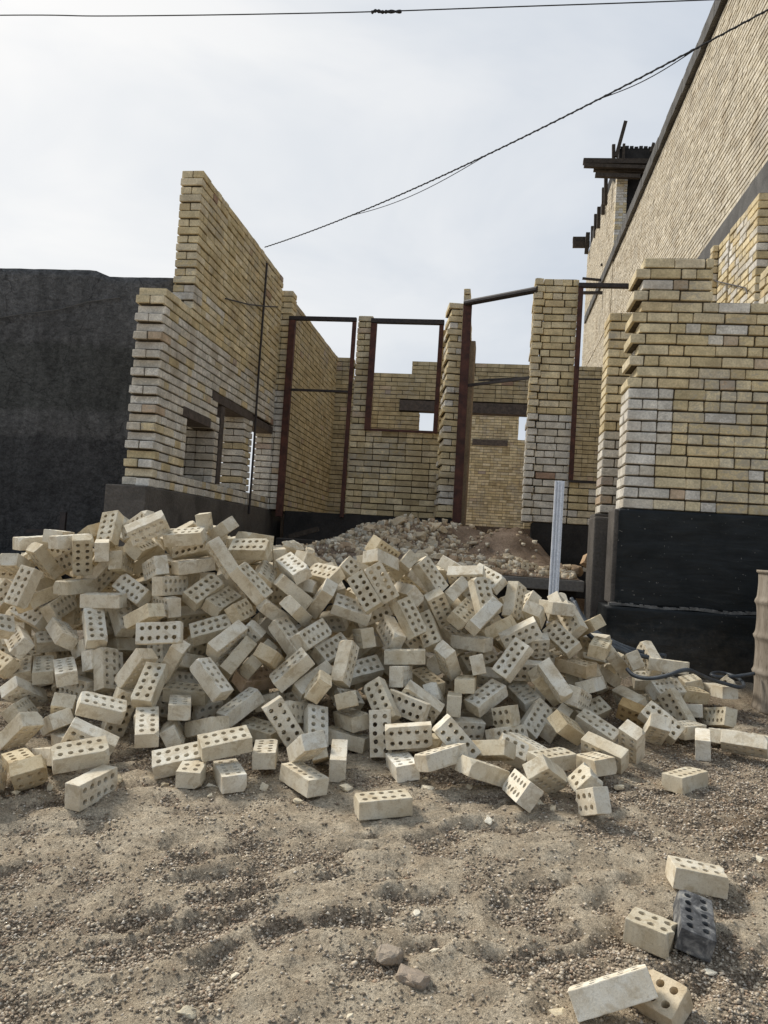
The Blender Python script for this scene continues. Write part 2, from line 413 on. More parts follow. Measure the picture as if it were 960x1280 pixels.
# --- pier where the left wall ends, then the wall of the next room
ep = empty('brick_pier', (-2.75, 9.8, ZB), 'narrow pale brick pier behind the tall steel frame, end of left wall', 'pier')
B = Bricks(); lay(B, (XL-.2, 9.74, ZB), (1, 0), (0, -1), 37, lambda k: [(.0, .335)], .21, lambda k, a, r: pick(WHITE if k < 20 else CREAM, r), 5)
B.build('brickwork', ep)
fw = empty('brick_wall', (-2.75, 10, ZB), 'receding yellowish brick wall seen through the tall left frame', 'wall')
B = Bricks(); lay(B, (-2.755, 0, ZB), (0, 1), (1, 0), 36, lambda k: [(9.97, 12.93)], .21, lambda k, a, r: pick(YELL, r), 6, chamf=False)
B.build('brickwork', fw)
st = empty('brick_pier', (-2.5, 12.95, ZB), 'small stepped brick stub closing the far end of the receding wall', 'pier')
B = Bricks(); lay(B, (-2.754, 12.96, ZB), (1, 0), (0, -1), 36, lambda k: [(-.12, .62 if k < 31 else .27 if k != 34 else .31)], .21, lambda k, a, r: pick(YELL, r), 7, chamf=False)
B.build('brickwork', st)

# --- window wall in the middle with its pier
ww = empty('brick_wall', (-1.25, 9.74, ZB), 'brick wall below the empty window frame, with slim pier beside it', 'wall')
def ww_iv(k):
    z = ZB+(k+.5)*PITCH_C
    if z < 2.69: return [(0, 1.20 if k % 2 else 1.17)]
    if z < 4.19: return [(.012 if z > 2.9 else 0, .205), (1.115, 1.20)] if z < 4.08 else [(.012, .205)]
    return [(.012, .10), (.118, .205)]
B = Bricks(); lay(B, (-1.848, 9.74, ZB), (1, 0), (0, -1), 33, ww_iv, .21, lambda k, a, r: pick(CREAM if k > 14 else YELL+CREAM, r, .03), 8, stretch=.7)
B.build('brickwork', ww)
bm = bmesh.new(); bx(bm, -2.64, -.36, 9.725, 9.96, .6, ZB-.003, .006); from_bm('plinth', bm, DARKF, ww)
def frame(label, bars, name='steel_frame'):
    e = empty(name, bars[0][1], label, 'steel frame')
    for nm, a, b, w in bars:
        bm = bmesh.new(); beam(bm, a, b, w, w*.8); from_bm(nm, bm, RUST if nm != 'rail_bar' else DSTEEL, e)
    return e
YF = 9.70
frame('tall red-brown steel door frame left of the slim brick pier', [
    ('post', (-2.70, YF, 1.52), (-2.70, YF, 4.10), .085), ('post', (-1.875, YF, 1.56), (-1.875, YF, 4.10), .05),
    ('rail_bar', (-2.745, YF-.002, 4.13), (-1.85, YF-.002, 4.13), .06), ('rail_bar', (-2.66, YF, 3.185), (-1.9, YF, 3.185), .035)])
frame('square red-brown steel window frame set in the middle brick wall', [
    ('post', (-1.615, YF, 2.70), (-1.615, YF, 4.085), .075), ('post', (-.742, YF, 2.70), (-.742, YF, 4.085), .055),
    ('rail_bar', (-1.655, YF-.002, 4.12), (-.71, YF-.002, 4.12), .07), ('sill_bar', (-1.655, YF-.002, 2.705), (-.71, YF-.002, 2.705), .035)])

# --- door pier, door post and head pipe
dp = empty('brick_pier', (-.53, 9.2, ZB), 'ragged narrow brick pier left of the dark door post', 'pier')
B = Bricks()
lay(B, (-.622, 9.12, ZB), (.985, .17), (.17, -.985), 33, lambda k: [((0, .03, .008, .018)[(k*7) % 4], .205)], .42, lambda k, a, r: pick(WHITE+CREAM, r, .02), 9, jit=.003)
B.build('brickwork', dp)
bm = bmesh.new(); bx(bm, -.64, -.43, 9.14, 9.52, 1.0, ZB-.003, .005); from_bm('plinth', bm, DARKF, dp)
dpost = on_y(585, 376, 9.02)
e = frame('heavy dark steel door post with slanting head pipe running to the broad pier', [
    ('post', (-.375, 9.02, 1.50), (-.395, 9.02, 4.17), .10)], 'door_frame')
bm = bmesh.new(); beam(bm, on_y(582, 379, 9.0), on_y(672, 362, 8.40), .075, seg=10); from_bm('head_pipe', bm, DSTEEL, e)
bm = bmesh.new(); beam(bm, on_y(583, 482, 9.02), on_y(664, 472, 8.5), .03); from_bm('rail_bar', bm, DSTEEL, e)
jb = empty('plastered_jamb', (-.24, 9.25, 1.5), 'brown plastered strip of wall directly right of the door post', 'jamb')
bm = bmesh.new(); bx(bm, -.345, -.280, 9.16, 9.5, 1.45, 3.75, .01); from_bm('plaster_face', bm, PLAST, jb)
B = Bricks(); lay(B, (-.455, 9.14, 3.752), (1, 0), (0, -1), 8, lambda k: [(0, .12-.006*k)], .3, lambda k, a, r: pick(CREAM, r), 10); B.build('brick_cap', jb)

# --- broad pier and the low wall of the right window
pp = empty('brick_pier', (.6, 8.45, ZB), 'broad free-standing brick pier behind the white metal post', 'pier')
B = Bricks()
lay(B, (.345, 8.40, ZB-.02), (1, 0), (0, -1), 34, lambda k: [(.0 if k % 2 else .004, .092 if k % 2 else .115)], .30, lambda k, a, r: pick(WHITE if k < 15 else CREAM, r), 12, jit=.003)
lay(B, (.345, 8.43, ZB-.02), (1, 0), (0, -1), 34, lambda k: [(.125 if k % 2 == 0 else .103, .475)], .27, lambda k, a, r: pick(WHITE if k < 15 else CREAM if k > 19 else CREAM+YELL, r, .01), 13, stretch=.65, jit=.0022)
B.build('brickwork', pp)
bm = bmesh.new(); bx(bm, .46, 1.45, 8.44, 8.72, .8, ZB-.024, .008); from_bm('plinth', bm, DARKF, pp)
rw = empty('brick_wall', (1.2, 8.5, ZB), 'low brick wall under the narrow window frame, right of broad pier', 'wall')
B = Bricks(); lay(B, (.822, 8.432, ZB-.02), (1, 0), (0, -1), 6, lambda k: [(.009, .72)], .21, lambda k, a, r: pick(WHITE+CREAM, r), 14); B.build('brickwork', rw)
frame('narrow dark steel window frame between broad pier and right facade', [
    ('post', (.842, 8.40, 2.06), (.842, 8.40, 4.15), .05), ('rail_bar', (.815, 8.398, 4.178), (1.36, 8.398, 4.178), .055),
    ('rail_bar', (.82, 8.398, 2.045), (1.4, 8.398, 2.045), .03), ('rail_bar', (.88, 8.6, 3.2), (1.5, 8.6, 3.21), .02)])

# --- pier set back behind the right facade
sp = empty('brick_pier', (1.05, 6.8, ZB), 'slim brick pier set back behind the left end of the right facade', 'pier')
B = Bricks(); lay(B, (.925, 6.70, ZB+.02), (1, 0), (0, -1), 22, lambda k: [(0, .42)], .30, lambda k, a, r: pick(WHITE if k < 9 else CREAM, r), 15); B.build('brickwork', sp)
bm = bmesh.new(); bx(bm, .885, 1.36, 6.68, 7.02, .40, ZB+.016, .012); from_bm('plinth', bm, PLINTH, sp)

# --- right facade
rf = empty('brick_wall', (2.4, 5.7, .5), 'cream brick facade on the right above a black bitumen plinth', 'wall')
def rf_iv(k):
    s = .93 if k < 11 else (.978 if k % 2 == 0 else .922)
    if k >= 11: s += .0018*(k-11)
    e = 4.4 if k < 19 else 1.47
    return [(s, e)]
def rf_pal(k, a, r):
    if k < 11 and a < .93+.30: return pick(WHITE, r, .0)
    return pick(CREAM if r.random() > .08 else WHITE, r, .035)
B = Bricks(); lay(B, (0, 5.603, ZB), (1, 0), (0, -1), 23, rf_iv, .30, rf_pal, 16, stretch=.5)
B.build('brickwork', rf)
def rough_block(name, x0, x1, y0, y1, z0, z1, mat, parent, n=(60, 4, 30), amp=.008, seed=0):
    bm = bmesh.new(); bx(bm, x0, x1, y0, y1, z0, z1)
    bmesh.ops.subdivide_edges(bm, edges=[e for e in bm.edges if abs((e.verts[0].co-e.verts[1].co).x) > .01], cuts=n[0], use_grid_fill=True)
    bmesh.ops.subdivide_edges(bm, edges=[e for e in bm.edges if abs((e.verts[0].co-e.verts[1].co).z) > .01], cuts=n[2], use_grid_fill=True)
    for v in bm.verts:
        d = mnoise.fractal(v.co*2.2+Vector((seed, 0, 0)), .9, 2.0, 5)+.5*mnoise.noise(v.co*14)
        v.co.y += d*amp; v.co.z += (mnoise.noise(v.co*6+Vector((3, seed, 1))))*amp*.8*(1 if z0+.01 < v.co.z < z1-.01 else .0)
    return from_bm(name, bm, mat, parent, True)
rough_block('plinth', .905, 4.4, 5.578, 5.92, .925, ZB-.004, BITUM, rf, amp=.008)
rough_block('plinth_footing', .842, 4.4, 5.50, 5.94, .30, .915, BITUM, rf, amp=.014, seed=4)
bm = bmesh.new(); rr = random.Random(5)
for i in range(70):
    x = .86+i*.016; z = .925-.0*i; dz = .012*math.sin(i*.23)
    bx(bm, x, x+.022, 5.545-.004*rr.random(), 5.59, z-.006+dz*.4, z+.004+.012*rr.random()+dz*.4)
from_bm('cement_ledge', bm, SMEAR, rf)
bm = bmesh.new(); bx(bm, .875, .935, 5.60, 5.88, .93, ZB-.006, .01); from_bm('plinth_end', bm, PLINTH, rf)
# concrete stub between facade and slab
cs = empty('concrete_stub', (.86, 6.2, .4), 'grey concrete column stub beside the black plinth', 'column')
bm = bmesh.new(); bx(bm, .80, .93, 6.05, 6.40, .40, 1.56, .015); from_bm('shaft', bm, PLINTH, cs)

# --- rear walls seen through the openings
bw = empty('brick_wall', (0, 13.9, ZB), 'yellow rear wall with dark lintels, seen through window and door frames', 'wall')
def bw_iv(k):
    z = 1.65+(k+.5)*PITCH_C
    h = []
    if 3.30 < z < 3.92: h.append((-1.38, -.90) if z < 3.70 else (-1.75, -.90))
    if z < 3.92: h.append((-.42, .62) if z < 3.70 else (-.43, .66))
    a1 = 2.9; a0 = -2.45
    if z > 4.40: a0 = -1.56
    return cut(a0, a1, h)
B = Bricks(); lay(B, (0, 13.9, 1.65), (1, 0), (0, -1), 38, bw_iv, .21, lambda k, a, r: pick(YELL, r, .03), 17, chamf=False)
B.build('brickwork', bw)
for x0, x1, z0, z1 in ((-1.745, -.905, 3.72, 3.91), (-.425, .655, 3.72, 3.91)):
    bm = bmesh.new(); bx(bm, x0, x1, 13.88, 14.1, z0, z1); from_bm('lintel', bm, LINT, bw)
bm = bmesh.new(); beam(bm, (-.33, 13.7, 4.28), (.6, 13.7, 4.36), .03); from_bm('tie_bar', bm, DSTEEL, bw)
rw2 = empty('brick_wall', (-.9, 16, ZB), 'sunlit receding brick wall glimpsed through the small rear window', 'wall')
B = Bricks(); lay(B, (-1.62, 0, 1.65), (0, 1), (1, 0), 29, lambda k: [(14.3, 15.9)], .21, lambda k, a, r: pick(CREAM, r), 18, chamf=False, back=False); B.build('brickwork', rw2)
fr = empty('brick_wall', (.1, 22, ZB), 'farthest brick wall with a dark lintel, seen through the doorway', 'wall')
def fr_iv(k):
    z = 1.7+(k+.5)*PITCH_C
    if z > 4.45: return [(-.75, .68)]
    return [(-.8, 1.3)]
B = Bricks(); lay(B, (0, 22, 1.7), (1, 0), (0, -1), 47, fr_iv, .21, lambda k, a, r: pick(CREAM+YELL, r), 19, chamf=False, back=False); B.build('brickwork', fr)
bm = bmesh.new(); bx(bm, -.6, .40, 21.96, 22.03, 4.25, 4.42); from_bm('lintel', bm, LINT, fr)

# --- left neighbour: dark rendered wall
lr = empty('rendered_wall', (-6, 7, .4), 'dark grey cement-rendered wall with chipped top edge, far left', 'wall')
bm = bmesh.new()
prof = [(-14, 3.78), (-3.95, 3.735), (-3.86, 3.70), (-3.79, 3.672), (-3.13, 3.672)]
front = []
xs = np.linspace(-14, -3.13, 150)
def top(x):
    for (xa, za), (xb, zb_) in zip(prof, prof[1:]):
        if xa <= x <= xb: return za+(zb_-za)*(x-xa)/(xb-xa)
    return prof[-1][1]
NZ = 46; grid = []
for x in xs:
    zt = top(x); col = []
    for k in range(NZ+1):
        z = .3+(zt-.3)*k/NZ
        p = Vector((x, 0, z)); d = mnoise.fractal(p*1.6, .9, 2, 5)*.010+mnoise.noise(p*9)*.004
        col.append(bm.verts.new((x, 6.93+d, z+(.006*mnoise.noise(p*7) if k == NZ else 0))))
    grid.append(col)
for i in range(len(xs)-1):
    for k in range(NZ): bm.faces.new((grid[i][k], grid[i+1][k], grid[i+1][k+1], grid[i][k+1]))
bk = [[bm.verts.new((c[j].co.x, 7.18, c[j].co.z)) for j in (0, NZ)] for c in grid]
for i in range(len(xs)-1):
    bm.faces.new((grid[i][NZ], grid[i+1][NZ], bk[i+1][1], bk[i][1])); bm.faces.new((bk[i][0], bk[i][1], bk[i+1][1], bk[i+1][0]))
bm.faces.new((grid[-1][0], *[bk[-1][0], bk[-1][1]], *[grid[-1][k] for k in range(NZ, 0, -1)]))
from_bm('render_face', bm, RENDER, lr, True)
bm = bmesh.new()
tube(bm, [on_y(u, v, 6.905) for u, v in ((-40, 403), (0, 397), (40, 391), (75, 387), (110, 377), (150, 372))], .006, 5)
tag(recenter(from_bm('string_line', bm, DCONC)), 'pale thin string stretched across the dark rendered wall', 'string')
bm = bmesh.new(); bx(bm, -9, -4.0, 6.7, 6.925, .3, .93, .01); tag(recenter(from_bm('footing', bm, DARKF)), 'low dark footing along the base of the dark rendered wall', 'footing')
p = on_y(80, 640, 6.3); q = on_y(77, 672, 6.3)
bm = bmesh.new(); beam(bm, q-Vector((0, 0, .5)), p, .05, .03); tag(recenter(from_bm('iron_stake', bm, DSTEEL)), 'short black iron stake standing behind the pile, far left', 'stake')
bm = bmesh.new(); beam(bm, on_y(34, 664, 6.4), on_y(76, 663, 6.4), .05, .03); tag(recenter(from_bm('iron_bar', bm, DSTEEL)), 'flat black iron bar lying level beside the black stake', 'iron bar')

# --- tall building on the right
XT = 3.1
tb = empty('tall_building', (XT+2, 17, .6), 'tall unfinished brick building towering on the right with concrete bands', 'building')
B = Bricks()
def tb_iv(k):
    z = 1.0+(k+.5)*PITCH_C
    if 4.95 < z < 6.20: return []
    return [(5.95, 28.3)]
lay(B, (XT, 0, 1.0), (0, 1), (-1, 0), 111, tb_iv, .2, lambda k, a, r: pick([(.66, .595, .47), (.62, .555, .43), (.70, .635, .51), (.57, .505, .385)], r, .0), 20, jit=.0012, chamf=False, back=False, stretch=.75, bh=.053, rec=.05)
B.build('brickwork', tb)
bm = bmesh.new()
N_ = 90
for i in range(N_):
    y0 = 5.9+i*(22.5/N_); d = .02*rr.random()
    bx(bm, XT-.075-d*.6, XT+.15, y0, y0+22.5/N_-.004, 9.755+d, 10.03+d*.5)
from_bm('coping', bm, DCONC, tb)
bm = bmesh.new(); bx(bm, XT-.02, XT+.25, 5.92, 28.3, 4.96, 6.17, .006); from_bm('ring_beam', bm, DCONC, tb)
bm = bmesh.new(); bx(bm, XT+.2, 9, 5.96, 28.2, .4, 9.7); from_bm('core_wall', bm, DCONC, tb)
# stair tower at the far end
tw = empty('stair_tower', (XT+1, 25.5, 9.9), 'brick stair tower with timber formwork rising above the tall building', 'tower')
B = Bricks()
lay(B, (XT-.02, 0, 8.0), (0, 1), (-1, 0), 58, lambda k: [(22.3+.12*max(0, k-50), 29.0)], .25, lambda k, a, r: pick([(.66, .595, .47), (.62, .555, .43), (.70, .635, .51)], r, 0), 21, chamf=False, back=False, jit=.0014, bh=.053, rec=.05)
lay(B, (XT-.02, 22.29, 9.9), (1, 0), (0, -1), 34, lambda k: [(0, .30)], .25, lambda k, a, r: pick(WHITE+CREAM, r), 22, chamf=False)
B.build('brickwork', tw)
bm = bmesh.new(); bx(bm, XT+.25, XT+1.9, 22.6, 29, 9.5, 12.9); bx(bm, XT+1.0, XT+1.12, 22.3, 22.55, 9.9, 12.9); from_bm('opening_shade_block', bm, DARKF, tw)  # solid dark block; the opening's shade is put into its colour
a, b = on_y(768, 199, 22.3), on_y(822, 187, 22.3)
bm = bmesh.new(); bx(bm, a.x+.12, a.x+1.75, 22.25, 28.5, a.z-.35, b.z+.02, .01)
for i in range(12): bx(bm, a.x+.15+i*.13, a.x+.25+i*.13, 22.235, 22.30, b.z, b.z+.04+.05*rr.random())
from_bm('parapet', bm, DARKF, tw)
def stick(u0, v0, u1, v1, Y, w, h, label, name='formwork_timber', mat=TIMB, grp='formwork timbers on the stair tower'):
    bm = bmesh.new(); beam(bm, on_y(u0, v0, Y), on_y(u1, v1, Y), w, h)
    tag(recenter(from_bm(name, bm, mat)), label, 'timber', grp)
stick(729, 202, 822, 203, 22.1, .16, .14, 'topmost thick level timber jutting left from the stair tower')
stick(730, 207, 815, 210, 22.0, .12, .10, 'second level timber down, thick and black-ended, jutting from the stair tower')
stick(742, 212, 810, 215, 22.15, .12, .10, 'third level timber down on the stair tower, shorter at its left end')
stick(744, 219, 800, 221, 22.05, .12, .11, 'lowest level timber of the stack jutting left from the stair tower')
stick(770, 196, 782, 152, 22.2, .10, .10, 'longest slanting timber pole sticking up above the stair tower')
stick(767, 203, 767, 181, 22.25, .09, .09, 'short upright stub just left of the longest slanting pole')
stick(779, 200, 780, 180, 22.15, .07, .07, 'short upright stub just right of the longest slanting pole')
stick(814, 190, 817, 179, 22.1, .08, .08, 'lone upright stub at the right end of the tower parapet')
for i, (u, v, v2) in enumerate(((757, 246, 219), (754, 258, 235), (748, 275, 259), (744, 287, 268), (740, 300, 283))):
    Y = 23.2+i*1.25
    stick(u, v+10, u+.5, v2, Y, .10, .10, ['nearest', 'second', 'middle', 'fourth', 'farthest'][i]+' of five short props stepping down the tower edge')
stick(716, 300, 737, 300, 28.6, .15, .20, 'upper of two thick timber ends jutting left low on the tower edge')
stick(716, 306, 737, 306, 28.5, .15, .20, 'lower of two thick timber ends jutting left low on the tower edge')
stick(733, 317, 735, 291, 28.4, .14, .12, 'upright timber holding the two thick jutting ends')
stick(759, 315, 775, 315, 24.0, .08, .06, 'highest of four putlog sticks poking out below the tower', 'putlog', DSTEEL, 'putlogs in the tall wall')
stick(751, 331, 768, 331, 24.5, .08, .06, 'second highest of four putlog sticks poking out below the tower', 'putlog', DSTEEL, 'putlogs in the tall wall')
stick(728, 348, 760, 351, 24.2, .08, .06, 'long thin putlog stick just above the narrow window frame rail', 'putlog', DSTEEL, 'putlogs in the tall wall')
stick(729, 366, 753, 366, 24.2, .10, .08, 'lowest putlog stick just under the narrow window frame rail', 'putlog', DSTEEL, 'putlogs in the tall wall')

# --- walls standing between the right facade and the tall building
sw = empty('brick_wall', (2.4, 8, ZB), 'sunlit brick wall with a dark slot behind the stepped right facade', 'wall')
B = Bricks()
def pal_s(k, a, r): return pick(WHITE+CREAM, r, 0)
zs = 2.6
lay(B, (2.30, 0, zs), (0, 1), (-1, 0), 27, lambda k: [(7.36, 8.19), (8.26, 9.15)], .21, pal_s, 23)
lay(B, (2.24, 8.60, zs), (1, 0), (0, -1), 27, lambda k: [(0, .058)], .1, pal_s, 24, back=False)
B.build('brickwork', sw)
sw2 = empty('brick_wall', (2.3, 6.6, ZB), 'short brick wall end nearest the frame edge, above the right facade', 'wall')
tz = on_x(956, 335, 2.14)
B = Bricks(); lay(B, (2.14, 0, tz.z-14*PITCH_C), (0, 1), (-1, 0), 14, lambda k: [(5.95, 6.72)], .21, pal_s, 25); B.build('brickwork', sw2)
bm = bmesh.new(); tube(bm, [on_x(893, 351, 2.27), on_x(915, 356, 2.27), on_x(932, 360, 2.26), on_x(934, 367, 2.22)], .007, 5)
tag(recenter(from_bm('reinforcing_rod', bm, DSTEEL)), 'thin bent wire sticking out of the sunlit wall, right', 'iron rod')

# ------------------------------------------------------------------ ground sheet
def axis(lo, hi, step, far, n):
    a = list(np.arange(lo, hi+1e-6, step)); g = (far/ (hi-lo))**(1/n)
    out = []; w = step
    x = hi
    while x < far: w *= 1.22; x += w; out.append(x)
    lowr = []; w = step; x = lo
    while x > -far: w *= 1.22; x -= w; lowr.append(x)
    return np.array(lowr[::-1]+a+out)
gx = axis(-2.6, 2.6, .0145, 700, 40); gy = axis(1.25, 4.6, .0145, 700, 40)
def vnoise(X, Y, sx, sy, seed):
    """cubic-smoothed value noise on arrays"""
    rs = np.random.RandomState(seed); T = rs.rand(256, 256)*2-1
    x, y = X/sx, Y/sy; xi, yi = np.floor(x).astype(int), np.floor(y).astype(int); fx, fy = x-xi, y-yi
    fx = fx*fx*(3-2*fx); fy = fy*fy*(3-2*fy)
    a = T[xi % 256, yi % 256]; b = T[(xi+1) % 256, yi % 256]; c = T[xi % 256, (yi+1) % 256]; d = T[(xi+1) % 256, (yi+1) % 256]
    return (a*(1-fx)+b*fx)*(1-fy)+(c*(1-fx)+d*fx)*fy
GXX, GYY = np.meshgrid(gx, gy, indexing='ij')
def ridge_field(X, Y):
    # scuffed, trampled ripples running up to the right
    ca, sa = math.cos(.5), math.sin(.5)
    U = X*ca+Y*sa; V = -X*sa+Y*ca
    V = V+.045*vnoise(X, Y, .22, .22, 9)+.02*vnoise(X, Y, .08, .08, 19)
    a = vnoise(U, V, .26, .062, 3)
    b = 1-2.0*np.abs(vnoise(U, V, .20, .075, 4))
    c = 1-2.0*np.abs(vnoise(X, Y, .11, .075, 24))
    return .5*a+.5*b+.28*c
def patch(X, Y):
    return np.clip(.55+1.1*vnoise(X, Y, .75, .5, 5)+.35*vnoise(X, Y, .25, .2, 15), 0, 1)
def gravel_np(X, Y):
    """0 on bare sand ridges .. 1 in gravelly hollows"""
    r_ = ridge_field(X, Y); p_ = patch(X, Y)
    g_ = .47-.46*np.tanh(2.2*r_)*(.45+.55*p_)+.34*vnoise(X, Y, .55, .38, 21)+.30*vnoise(X, Y, .09, .09, 22)+.16*np.clip((X-.3)/.8, 0, 1)+.2*np.clip((Y-2.9)/.5, 0, 1)
    return np.clip(g_, 0, 1)
def relief(X, Y):
    fade = np.clip((4.2-Y)/1.2, .25, 1)
    h = .024*np.tanh(2.4*ridge_field(X, Y))*(.35+.65*patch(X, Y))*fade
    h += .006*vnoise(X, Y, .12, .12, 6)+.0055*vnoise(X, Y, .045, .045, 7)+.0045*vnoise(X, Y, .022, .022, 8)
    h += .008*vnoise(X, Y, .7, .7, 10)
    return h
def ground_np(X, Y):
    Yc = np.clip(Y, -3, 6.5); d = Yc-2.9; z = .232+.14*d-.06*np.sqrt(d*d+.04)
    z = z+np.where(Y > 4.6, .05*np.clip((Y-4.6), 0, 1)*np.clip((X+.5)/1.2, 0, 1), 0)
    far = np.clip((np.hypot(X, Y)-14)/10, 0, 1)
    return z+relief(X, Y)*(1-far)-.012
Z = ground_np(GXX, GYY)
nx, ny = len(gx), len(gy)
V = np.stack([GXX, GYY, Z], -1).reshape(-1, 3)
ii = np.arange(nx*ny).reshape(nx, ny)
Fq = np.stack([ii[:-1, :-1], ii[1:, :-1], ii[1:, 1:], ii[:-1, 1:]], -1).reshape(-1, 4)
me = bpy.data.meshes.new('ground'); me.vertices.add(len(V)); me.vertices.foreach_set('co', V.ravel())
me.loops.add(Fq.size); me.loops.foreach_set('vertex_index', Fq.ravel().astype(np.int32))
me.polygons.add(len(Fq)); me.polygons.foreach_set('loop_start', np.arange(0, Fq.size, 4, dtype=np.int32))
me.update(calc_edges=True); me.polygons.foreach_set('use_smooth', [True]*len(Fq)); me.materials.append(GROUND)
me.attributes.new('gravel', 'FLOAT', 'POINT').data.foreach_set('value', gravel_np(GXX, GYY).ravel().astype(np.float32))
go = link('ground', me); tag(go, 'scuffed sandy ground with gravel patches', None, None, 'structure')

# gravel grains: nobody could count them
def hull_template(seed, k=11):
    rs = np.random.RandomState(seed); bm = bmesh.new()
    for i in range(k):
        v = rs.randn(3); v /= np.linalg.norm(v); bm.verts.new(np.clip(v*1.3, -.85, .85)*(.7+.4*rs.rand()))
    g = bmesh.ops.convex_hull(bm, input=bm.verts[:]); bmesh.ops.delete(bm, geom=[v for v in bm.verts if not v.link_faces], context='VERTS')
    bmesh.ops.triangulate(bm, faces=bm.faces[:]); bm.verts.index_update()
    V_ = np.array([v.co[:] for v in bm.verts]); F_ = np.array([[v.index for v in f.verts] for f in bm.faces]); bm.free(); return V_, F_
def scatter(name, n, sampler, smin, smax, tints, label, seed, kind='stuff', mat=GRAV, flat=.7, zf=None, power=2.2, hull=False):
    rs = np.random.RandomState(seed)
    base = np.array([[1, 0, 0], [-1, 0, 0], [0, 1, 0], [0, -1, 0], [0, 0, 1], [0, 0, -1]], float)
    fac = np.array([[0, 2, 4], [2, 1, 4], [1, 3, 4], [3, 0, 4], [2, 0, 5], [1, 2, 5], [3, 1, 5], [0, 3, 5]])
    if hull: base, fac = hull_template(seed)
    nv, nf = len(base), len(fac)
    P = sampler(rs, n); n = len(P)
    S = smin+(smax-smin)*rs.rand(n)**power
    D = base[None]*(.65+.7*rs.rand(n, nv, 1)*(.5 if hull else 1))+rs.randn(n, nv, 3)*(.06 if hull else .18)
    D *= S[:, None, None]; D[:, :, 2] *= flat
    a = rs.rand(n)*6.283; c, s = np.cos(a)[:, None], np.sin(a)[:, None]
    x = D[:, :, 0]*c-D[:, :, 1]*s; y = D[:, :, 0]*s+D[:, :, 1]*c; D[:, :, 0], D[:, :, 1] = x, y
    Zp = zf(P[:, 0], P[:, 1])
    W = D+np.stack([P[:, 0], P[:, 1], Zp+S*.25], -1)[:, None, :]
    Vv = W.reshape(-1, 3); Ff = (fac[None]+(np.arange(n)*nv)[:, None, None]).reshape(-1, 3)
    me = bpy.data.meshes.new(name); me.vertices.add(len(Vv)); me.vertices.foreach_set('co', Vv.ravel())
    me.loops.add(Ff.size); me.loops.foreach_set('vertex_index', Ff.ravel().astype(np.int32))
    me.polygons.add(len(Ff)); me.polygons.foreach_set('loop_start', np.arange(0, Ff.size, 3, dtype=np.int32)); me.update(calc_edges=True)
    tt = np.array(tints)[rs.randint(0, len(tints), n)]*(.75+.5*rs.rand(n, 1))
    col = np.concatenate([np.repeat(tt, nf, 0), np.ones((n*nf, 1))], 1).astype(np.float32)
    me.attributes.new('tint', 'FLOAT_COLOR', 'FACE').data.foreach_set('color', col.ravel()); me.materials.append(mat)
    o = link(name, me); return tag(o, label, None, None, kind)
def samp_ground(rs, n):
    out = []
    while sum(len(o) for o in out) < n:
        m = 40000; d = 1.35+rs.rand(m)**1.5*3.6; x = (rs.rand(m)*2-1)*d*.66-d*.13
        y = d
        den = np.clip(1.7*gravel_np(x, y)-.45, .05, 1)
        k = rs.rand(m) < den; out.append(np.stack([x[k], y[k]], -1))
    return np.concatenate(out)[:n]
GT = [(.33, .265, .195), (.40, .325, .24), (.25, .195, .14), (.47, .395, .30), (.17, .135, .10), (.38, .275, .19), (.30, .24, .175), (.60, .53, .43)]
scatter('gravel', 150000, samp_ground, .0016, .0075, GT, 'fine gravel strewn in patches over the sand', 31, zf=ground_np, power=3.0)

def samp_all(rs, n):
    d = 1.35+rs.rand(n)**1.4*2.9; x = (rs.rand(n)*2-1)*d*.62-d*.13
    k = rs.rand(n) < np.clip(.05+.35*vnoise(x, d, .16, .12, 61)+1.05*gravel_np(x, d)-.12, .06, 1)
    return np.stack([x[k], d[k]], -1)
scatter('soil_crumbs', 190000, samp_all, .0018, .0085, [(.46, .38, .28), (.54, .455, .335), (.39, .315, .23), (.30, .24, .172), (.62, .53, .40)], 'crumbs of dry sandy soil all over the trampled ground', 33, zf=ground_np, power=2.8, flat=.6)

